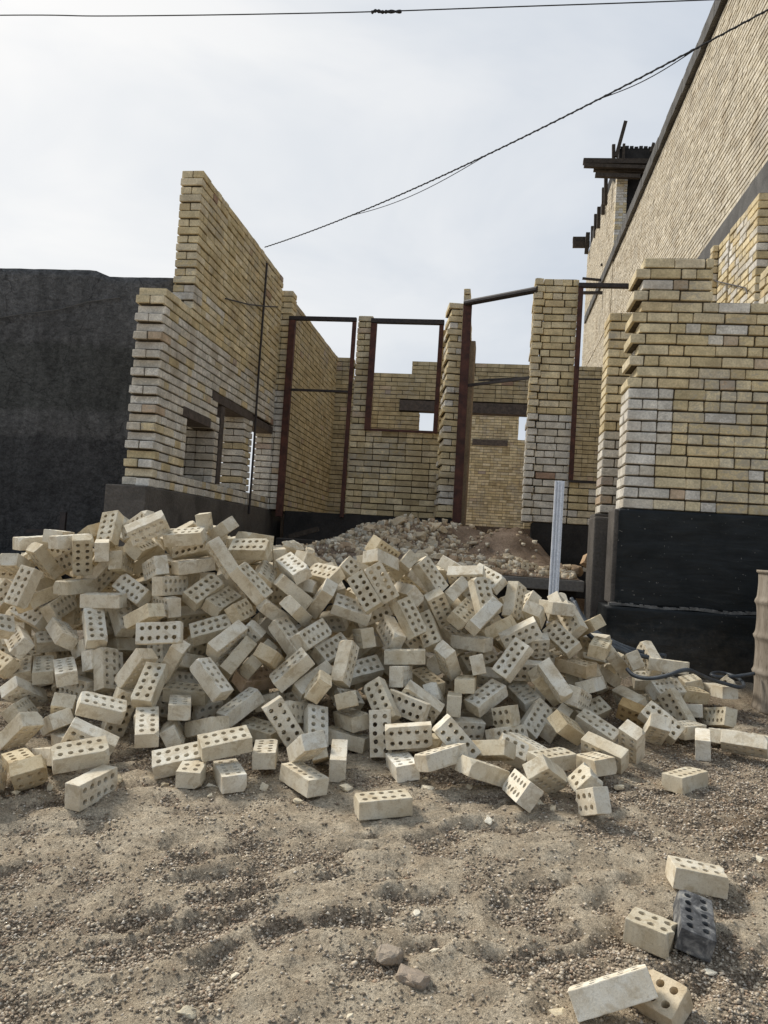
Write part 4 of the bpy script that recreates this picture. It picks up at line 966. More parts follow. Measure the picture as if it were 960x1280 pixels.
-0.3093 3.3388 0.2948|0.044 0.569 0.819 0.063|0.206|4|1.10 1.12 1.16|p|fifth from left of the bricks seen end-on, pile's foot, middle part
-0.3354 2.9293 0.2614|0.980 0.022 -0.030 0.194|0.206|8|1.00 1.00 1.00|l|whole cream brick alone on bare sand in front of the pile, holes up
-0.8692 3.4253 0.4151|0.713 0.517 0.426 -0.207|0.206|3|1.00 1.00 1.00|p|first from left of the left-leaning bricks showing holes, pile's lower slope, middle part
-0.7359 3.5194 0.3744|0.760 0.139 0.373 -0.513|0.206|0|1.10 1.12 1.16|p|the only upright brick showing holes, pile's foot, middle part
-0.6738 3.3109 0.3369|0.592 0.268 0.542 0.533|0.206|4|1.10 1.12 1.16|p|third from left of the bricks seen end-on, pile's foot, middle part
-0.5763 3.2688 0.3118|0.502 -0.411 -0.576 0.498|0.206|0|1.00 1.00 1.00|p|fourth from left of the bricks seen end-on, pile's foot, middle part
-0.6779 3.0725 0.2796|-0.036 0.364 0.931 0.001|0.206|1|1.10 1.12 1.16|l|cream brick lying holes up at the foot of the pile, pointing at viewer
-0.8895 3.2400 0.3144|0.012 0.623 0.781 0.033|0.206|1|1.00 1.00 1.00|p|first from left of the bricks seen end-on, pile's foot, middle part
-1.1105 3.5432 0.4350|0.882 0.083 -0.256 0.388|0.206|9|1.00 1.00 1.00|p|first from left of the right-leaning bricks showing a plain side, pile's lower slope, middle part
-0.6053 3.5552 0.5073|0.173 0.633 0.754 0.034|0.206|8|1.00 1.00 1.00|p|first from left of the bricks seen end-on, pile's lower slope, middle part
-0.5865 3.6219 0.4052|0.072 0.458 0.884 0.056|0.206|0|1.00 1.00 1.00|p|second from left of the bricks seen end-on, pile's lower slope, middle part
-0.8463 3.5880 0.4176|-0.445 0.703 0.386 -0.399|0.206|3|1.00 1.00 1.00|p|second from left of the left-leaning bricks showing holes, pile's lower slope, middle part
-0.6855 3.1160 0.3931|0.255 0.454 0.851 -0.068|0.206|6|1.00 1.00 1.00|p|second from left of the bricks seen end-on, pile's foot, middle part
-1.0239 3.0943 0.3825|0.944 0.176 -0.037 0.278|0.206|4|1.10 1.12 1.16|p|fourth from left of the level bricks showing holes, pile's foot, left part
-0.9805 3.0503 0.2672|0.008 0.498 0.867 0.034|0.206|9|1.10 1.12 1.16|p|cream brick at the pile foot, holes up, under the end of a crosswise brick
-1.2121 3.0811 0.3003|0.948 0.241 -0.066 0.199|0.206|4|1.00 1.00 1.00|l|broken brick end with four holes on sand before the pile
-1.1219 2.9972 0.2719|0.659 0.064 -0.056 0.747|0.100|-1|1.00 1.00 1.00|p|fifth from left of the bricks seen end-on, pile's foot, left part
-1.5144 3.4111 0.3601|0.085 0.542 0.836 0.009|0.206|2|1.00 1.00 1.00|p|second from left of the bricks seen end-on, pile's lower slope, left part
-1.4233 3.2249 0.3826|-0.140 0.526 0.831 0.116|0.206|11|1.00 1.00 1.00|p|right one of two left-leaning bricks showing holes, pile's foot, left part
-1.3576 3.3634 0.3242|-0.281 0.516 0.700 -0.406|0.206|0|1.00 1.00 1.00|p|fourth from left of the bricks seen end-on, pile's foot, left part
-1.2129 3.3929 0.3645|0.140 0.280 0.946 -0.089|0.206|13|1.00 1.00 1.00|p|the only level brick showing a plain side, pile's foot, left part
-1.3516 3.4019 0.4383|-0.004 0.561 0.828 0.011|0.206|5|1.00 1.00 1.00|p|third from left of the bricks seen end-on, pile's lower slope, left part
-1.4933 3.4448 0.7607|-0.107 0.025 -0.636 0.764|0.206|5|1.00 1.00 1.00|p|fifth from left of the level bricks showing holes, pile's middle slope, left part
-1.4890 3.3731 0.5307|0.649 0.277 -0.264 0.657|0.206|5|1.00 1.00 1.00|p|third from left of the upright bricks showing holes, pile's lower slope, left part
-1.4733 3.5683 0.6140|0.500 0.092 0.847 0.152|0.206|2|1.00 1.00 1.00|p|second from left of the right-leaning bricks showing a plain side, pile's middle slope, left part
-1.6196 3.4957 0.5762|0.420 0.182 0.877 -0.146|0.206|13|1.00 1.00 1.00|p|right one of two right-leaning bricks showing holes, pile's lower slope, left part
-1.3661 3.7866 0.7539|0.897 0.379 -0.091 0.207|0.206|6|1.00 1.00 1.00|p|seventh from left of the level bricks showing holes, pile's middle slope, left part
-1.2334 3.6481 0.7216|0.821 -0.252 -0.410 0.307|0.206|6|1.00 1.00 1.00|p|third from left of the right-leaning bricks showing a plain side, pile's middle slope, left part
-1.1802 3.6563 0.6417|0.824 -0.112 -0.449 0.326|0.206|7|1.00 1.00 1.00|p|fourth from left of the right-leaning bricks showing a plain side, pile's middle slope, left part
-1.2385 3.4781 0.5637|-0.344 0.152 0.926 0.039|0.206|13|1.00 1.00 1.00|p|the only left-leaning brick showing a plain side, pile's lower slope, left part
-1.3911 3.5772 0.4666|0.993 0.109 0.017 0.045|0.206|8|1.00 1.00 1.00|p|the only level brick showing a plain side, pile's lower slope, left part
-1.4742 3.7421 0.5878|0.764 -0.126 0.024 0.632|0.206|6|1.00 1.00 1.00|p|the only left-leaning brick showing a plain side, pile's middle slope, left part
-1.1197 3.7842 0.5222|0.857 0.218 0.101 0.455|0.206|10|1.00 0.85 0.77|p|pinkish brick with holes up in the left half of the pile
-0.9608 3.7819 0.7469|-0.349 0.185 0.901 0.176|0.206|13|1.00 1.00 1.00|p|first from left of the left-leaning bricks showing holes, pile's middle slope, middle part
-0.8425 3.7877 0.7623|0.700 0.453 0.129 0.538|0.206|9|1.00 1.00 1.00|p|second from left of the right-leaning bricks showing holes, pile's middle slope, middle part
-0.7600 3.8886 0.6849|-0.410 0.750 0.515 -0.068|0.206|10|1.00 1.00 1.00|p|third from left of the right-leaning bricks showing holes, pile's middle slope, middle part
-0.8906 3.6078 0.6167|0.895 0.209 -0.337 0.206|0.206|8|1.00 1.00 1.00|p|second from left of the right-leaning bricks showing a plain side, pile's lower slope, middle part
-0.8005 3.6910 0.5590|0.876 -0.207 -0.359 0.247|0.206|1|1.00 1.00 1.00|p|third from left of the right-leaning bricks showing a plain side, pile's lower slope, middle part
-0.7447 3.5589 0.5573|0.457 -0.013 0.870 0.185|0.120|-1|1.00 0.94 0.83|p|fourth from left of the right-leaning bricks showing a plain side, pile's lower slope, middle part
-0.6484 3.6844 0.6562|0.696 -0.249 -0.669 0.082|0.206|9|1.00 1.00 1.00|p|left one of two upright bricks showing a plain side, pile's middle slope, middle part
-1.0999 3.7459 0.6314|0.777 -0.175 -0.402 0.452|0.206|12|1.00 1.00 1.00|p|left one of two right-leaning bricks showing a plain side, pile's middle slope, middle part
-1.1906 3.8021 0.7105|0.360 -0.210 0.549 0.725|0.206|8|1.00 1.00 1.00|p|first from left of the right-leaning bricks showing holes, pile's middle slope, middle part
-1.0035 3.6374 0.6564|0.722 -0.001 0.269 0.638|0.206|4|0.70 0.62 0.50|p|first from left of the bricks seen end-on, pile's middle slope, middle part
-2.4034 3.5243 0.7248|-0.288 -0.395 0.810 0.325|0.206|6|1.00 1.00 1.00|p|first from left of the left-leaning bricks showing holes, pile's middle slope, left part
-2.3424 3.6727 0.6270|0.400 -0.080 -0.439 0.801|0.206|10|1.00 1.00 1.00|p|second from left of the left-leaning bricks showing holes, pile's middle slope, left part
-2.1219 3.6945 0.6826|-0.206 0.335 0.908 -0.146|0.206|11|1.00 1.00 1.00|p|left one of two bricks seen end-on, pile's middle slope, left part
-1.9228 3.6452 0.7317|-0.323 0.405 0.837 0.177|0.206|11|1.00 1.00 1.00|p|third from left of the left-leaning bricks showing holes, pile's middle slope, left part
-1.8201 3.5969 0.5399|0.797 0.034 0.556 -0.233|0.206|3|1.00 1.00 1.00|p|first from left of the upright bricks showing holes, pile's lower slope, left part
-1.8819 3.6758 0.5626|-0.432 0.704 0.423 -0.373|0.206|4|1.10 1.12 1.16|p|fourth from left of the left-leaning bricks showing holes, pile's middle slope, left part
-2.0038 3.5463 0.5234|-0.039 0.466 0.876 0.116|0.206|6|1.00 1.00 1.00|p|second from left of the level bricks showing holes, pile's lower slope, left part
-2.1944 3.6716 0.4972|-0.086 0.492 0.862 0.089|0.206|4|1.10 1.12 1.16|p|third from left of the left-leaning bricks showing holes, pile's lower slope, left part
-2.4146 3.6326 0.5190|0.237 -0.008 -0.399 0.886|0.206|8|1.00 0.94 0.83|p|first from left of the level bricks showing holes, pile's middle slope, left part
-2.2242 3.5653 0.3935|0.671 -0.433 -0.053 0.599|0.206|4|1.00 1.00 1.00|p|second from left of the left-leaning bricks showing holes, pile's lower slope, left part
-2.3964 3.8547 0.7474|-0.048 0.199 0.858 0.472|0.206|8|1.00 1.00 1.00|p|third from left of the level bricks showing holes, pile's middle slope, left part
-1.8614 3.8952 0.6128|0.832 -0.203 -0.059 0.513|0.206|5|1.00 1.00 1.00|p|the only level brick showing a plain side, pile's middle slope, left part
-1.9927 3.7163 0.6204|0.200 0.348 0.916 0.030|0.206|0|1.00 1.00 1.00|p|right one of two bricks seen end-on, pile's middle slope, left part
-1.8682 3.8222 0.7739|0.875 0.062 0.379 -0.295|0.206|12|1.00 1.00 1.00|p|fifth from left of the left-leaning bricks showing holes, pile's middle slope, left part
-1.9418 3.4409 0.3618|0.240 0.503 0.793 -0.247|0.206|6|1.00 1.00 1.00|p|left one of two right-leaning bricks showing holes, pile's lower slope, left part
-1.6826 3.3086 0.4254|0.938 0.169 0.178 0.243|0.206|9|1.00 1.00 1.00|p|fourth from left of the level bricks showing holes, pile's lower slope, left part
-1.6192 3.1079 0.3344|0.776 -0.561 0.074 0.278|0.206|5|1.00 1.00 1.00|p|left one of two left-leaning bricks showing holes, pile's foot, left part
-1.9622 3.1366 0.3309|0.336 0.199 0.911 -0.133|0.206|0|1.00 1.00 1.00|p|the only right-leaning brick showing holes, pile's foot, left part
-2.1572 3.4412 0.3334|-0.248 0.555 0.721 -0.332|0.206|6|1.00 1.00 1.00|p|first from left of the level bricks showing holes, pile's lower slope, left part
-1.7562 3.2102 0.2863|0.058 0.310 0.949 0.022|0.206|9|1.00 1.00 1.00|p|third from left of the bricks seen end-on, pile's foot, left part
-1.5347 2.8735 0.3429|0.929 0.197 0.004 0.314|0.206|9|1.00 1.00 1.00|p|third from left of the level bricks showing holes, pile's foot, left part
-1.4339 2.7919 0.2512|0.571 -0.532 -0.467 0.415|0.206|10|1.00 1.00 1.00|l|cream brick standing on its long edge before the pile, far left, holes facing viewer
-1.8212 2.9378 0.2549|0.027 0.373 0.923 0.090|0.206|2|1.00 0.94 0.83|p|first from left of the level bricks showing holes, pile's foot, left part
-1.7086 2.8140 0.2702|0.862 -0.412 -0.236 0.179|0.120|-1|1.00 0.94 0.83|p|second from left of the level bricks showing holes, pile's foot, left part
-1.7208 3.0060 0.2845|0.100 0.318 0.941 -0.059|0.206|0|1.00 1.00 1.00|p|second from left of the bricks seen end-on, pile's foot, left part
-1.8884 3.2952 0.3447|0.225 0.358 0.904 0.066|0.206|10|1.00 1.00 1.00|p|first from left of the bricks seen end-on, pile's lower slope, left part
-1.8173 2.7375 0.2785|0.212 -0.578 -0.470 0.632|0.206|10|1.00 1.00 1.00|p|first from left of the bricks seen end-on, pile's foot, left part
0.7417 2.6967 0.2174|0.998 0.011 0.053 0.022|0.165|-1|1.00 1.00 1.00|l|cracked cream brick near the lower right corner, farthest of the loose five
0.6674 2.4323 0.1818|-0.139 0.759 0.636 -0.009|0.206|5|1.00 1.00 1.00|t|brick coated in black tar among the loose bricks at lower right
0.5312 2.3804 0.1642|0.973 0.012 0.037 -0.229|0.125|-1|1.00 1.00 1.00|l|broken cream brick end leaning beside the black tarred brick
0.3775 2.0641 0.1465|0.958 -0.198 -0.206 -0.035|0.206|7|1.10 1.12 1.16|l|pale plain-sided brick lying on another at the bottom right corner
0.5080 2.1152 0.1154|0.076 0.340 0.902 0.254|0.125|-1|0.92 0.86 0.78|l|tan half brick with large holes under the pale plain brick, bottom right
-0.6020 3.9260 0.5899|0.870 0.381 0.009 0.312|0.206|5|1.00 1.00 1.00|p|second from left of the level bricks showing holes, pile's lower slope, middle part
-0.6481 3.8331 0.4488|-0.331 0.165 -0.227 0.901|0.130|-1|1.00 1.00 1.00|p|first from left of the level bricks showing holes, pile's lower slope, middle part
-2.0881 4.0053 0.9810|-0.021 -0.479 0.261 0.838|0.206|10|1.00 1.00 1.00|p|third from left of the right-leaning bricks showing holes, pile's upper slope, left part
-0.0708 3.8541 0.3591|0.628 0.751 0.169 0.111|0.206|5|1.00 1.00 1.00|p|right one of two level bricks showing holes, pile's foot, middle part
-2.2353 3.8398 0.6197|0.910 0.242 0.059 0.332|0.206|9|1.00 1.00 1.00|p|fourth from left of the level bricks showing holes, pile's middle slope, left part
-1.3016 3.6305 0.3881|-0.243 -0.263 0.538 0.764|0.130|-1|1.00 1.00 1.00|p|sixth from left of the level bricks showing holes, pile's lower slope, left part
-1.6720 3.4706 0.3760|0.214 -0.563 0.365 0.710|0.206|11|1.00 1.00 1.00|p|second from left of the upright bricks showing holes, pile's lower slope, left part
-0.0197 4.3439 0.6299|-0.351 0.006 -0.439 0.827|0.206|4|1.00 1.00 1.00|p|fourth from left of the level bricks showing holes, pile's middle slope, middle part
0.5976 4.2901 0.4134|-0.354 -0.015 -0.333 0.874|0.206|11|1.00 1.00 1.00|p|third from left of the level bricks showing holes, pile's lower slope, right part
-2.3221 3.6950 0.4798|0.498 0.130 -0.231 0.826|0.130|-1|1.00 1.00 1.00|p|first from left of the left-leaning bricks showing holes, pile's lower slope, left part
-0.9955 3.5443 0.3265|0.227 -0.003 -0.122 0.966|0.206|7|1.00 1.00 1.00|p|first from left of the level bricks showing a plain side, pile's foot, middle part
-1.9687 3.6159 0.4368|0.694 0.688 -0.131 -0.167|0.206|0|1.00 1.00 1.00|p|third from left of the level bricks showing holes, pile's lower slope, left part
-1.5696 3.9766 0.7899|-0.269 -0.179 0.369 0.872|0.206|9|1.00 1.00 1.00|p|sixth from left of the level bricks showing holes, pile's middle slope, left part
-0.8078 4.1669 0.8047|0.110 -0.040 0.521 0.845|0.130|-1|1.00 1.00 1.00|p|first from left of the level bricks showing holes, pile's middle slope, middle part
0.9960 4.7326 0.5432|0.972 0.230 -0.030 0.026|0.206|0|1.00 1.00 1.00|p|fifth from left of the level bricks showing holes, pile's lower slope, right part
-0.6010 3.5919 0.3205|0.082 0.063 0.026 0.994|0.206|10|1.00 1.00 1.00|p|second from left of the level bricks showing a plain side, pile's foot, middle part
-0.6149 4.2375 0.8492|-0.318 -0.003 -0.615 0.721|0.206|0|1.00 1.00 1.00|p|second from left of the level bricks showing holes, pile's middle slope, middle part
-0.6074 4.1217 0.6816|0.214 -0.321 0.109 0.916|0.130|-1|1.00 1.00 1.00|p|right one of two right-leaning bricks showing a plain side, pile's middle slope, middle part
-2.3446 4.0696 1.0273|0.665 0.704 -0.224 0.110|0.206|5|1.00 1.00 1.00|p|first from left of the right-leaning bricks showing holes, pile's crest, left part
0.2306 4.2183 0.6174|-0.007 0.004 0.613 0.790|0.206|4|1.00 1.00 1.00|p|second from left of the level bricks showing holes, pile's lower slope, right part
-0.7116 4.2071 1.0578|0.063 0.351 -0.393 0.847|0.206|10|1.00 1.00 1.00|p|second from left of the left-leaning bricks showing holes, pile's upper slope, middle part
-1.1410 4.0474 0.7424|-0.274 0.294 0.191 0.896|0.130|-1|1.00 1.00 1.00|p|left one of two left-leaning bricks showing a plain side, pile's middle slope, middle part
-2.2600 4.0133 0.7941|-0.038 0.692 0.084 0.716|0.206|7|1.00 1.00 1.00|p|right one of two upright bricks showing a plain side, pile's upper slope, left part
-1.8970 4.0961 1.0898|-0.225 -0.318 -0.303 0.870|0.206|4|1.00 1.00 1.00|p|second from left of the right-leaning bricks showing a plain side, pile's crest, left part
-0.4022 4.4548 1.0385|-0.378 0.246 0.155 0.879|0.206|9|1.00 1.00 1.00|p|sixth from left of the left-leaning bricks showing a plain side, pile's upper slope, middle part
-1.0128 3.7043 0.4399|-0.018 -0.166 0.025 0.986|0.130|-1|1.00 1.00 1.00|p|the only level brick showing a plain side, pile's lower slope, middle part
-2.6624 3.9851 0.8026|-0.397 -0.308 -0.481 0.718|0.206|9|1.00 1.00 1.00|p|first from left of the right-leaning bricks showing holes, pile's upper slope, left part
-0.1578 4.3564 0.7481|0.354 0.199 -0.130 0.904|0.206|5|1.00 1.00 1.00|p|fourth from left of the left-leaning bricks showing holes, pile's middle slope, middle part
0.0821 4.2891 0.5496|-0.088 -0.014 0.410 0.908|0.206|2|1.00 1.00 1.00|p|first from left of the level bricks showing holes, pile's lower slope, right part
-1.4676 3.8956 0.6486|-0.157 0.519 -0.590 0.598|0.130|-1|1.00 1.00 1.00|p|sixth from left of the left-leaning bricks showing holes, pile's middle slope, left part
0.6572 4.7297 0.7359|0.538 0.762 -0.304 -0.196|0.206|5|1.00 1.00 1.00|p|the only level brick showing holes, pile's middle slope, right part
-0.9729 4.2593 1.1104|0.877 -0.050 0.163 0.449|0.206|2|1.00 1.00 1.00|p|left one of two left-leaning bricks showing a plain side, pile's crest, middle part
-1.1445 4.0777 0.9452|-0.362 -0.313 0.570 0.668|0.206|5|1.00 1.00 1.00|p|second from left of the level bricks showing holes, pile's upper slope, middle part
-1.5713 3.6825 0.3620|0.760 0.471 0.354 0.274|0.130|-1|1.00 1.00 1.00|p|fourth from left of the left-leaning bricks showing holes, pile's lower slope, left part
-1.3801 4.0883 0.9639|-0.209 0.515 -0.107 0.824|0.206|12|1.00 1.00 1.00|p|the only left-leaning brick showing a plain side, pile's upper slope, left part
-0.3402 4.1966 0.7127|-0.498 0.035 -0.421 0.757|0.206|5|1.00 1.00 1.00|p|fourth from left of the right-leaning bricks showing holes, pile's middle slope, middle part
-0.2459 3.6061 0.3363|0.964 -0.067 0.008 0.257|0.206|13|1.00 1.00 1.00|p|third from left of the level bricks showing a plain side, pile's foot, middle part
-1.6437 4.0670 0.9978|0.964 0.041 0.106 -0.239|0.130|-1|1.00 1.00 1.00|p|third from left of the level bricks showing a plain side, pile's upper slope, left part
-1.6533 3.8307 0.5996|0.547 0.186 -0.531 0.620|0.206|9|1.00 1.00 1.00|p|the only upright brick showing holes, pile's middle slope, left part
0.0196 4.0628 0.3800|0.124 -0.067 0.003 0.990|0.206|4|1.00 1.00 1.00|p|left one of two level bricks showing a plain side, pile's lower slope, right part
-1.4576 3.7523 0.4781|-0.387 0.316 -0.440 0.746|0.206|4|1.00 1.00 1.00|p|fifth from left of the level bricks showing holes, pile's lower slope, left part
-2.4915 3.8830 0.6261|-0.107 -0.119 -0.554 0.817|0.130|-1|1.00 1.00 1.00|p|second from left of the level bricks showing holes, pile's middle slope, left part"""
for ln in BR.strip().splitlines():
    p, q, l, var, c, typ, lab = ln.split('|')
    p = [float(x) for x in p.split()]; q = [float(x) for x in q.split()]; l = float(l); var = int(var); c = [float(x) for x in c.split()]
    me = TARM if typ == 't' else VAR[var] if var >= 0 else half_mesh(l)
    o = bpy.data.objects.new('hollow_brick' if var >= 0 else 'broken_brick', me); COL.objects.link(o)
    o.location = p; o.rotation_mode = 'QUATERNION'; o.rotation_quaternion = q; o.color = (*c, 1)
    tag(o, lab, 'brick', 'bricks in the tumbled pile' if typ == 'p' else 'loose bricks in front of the pile')
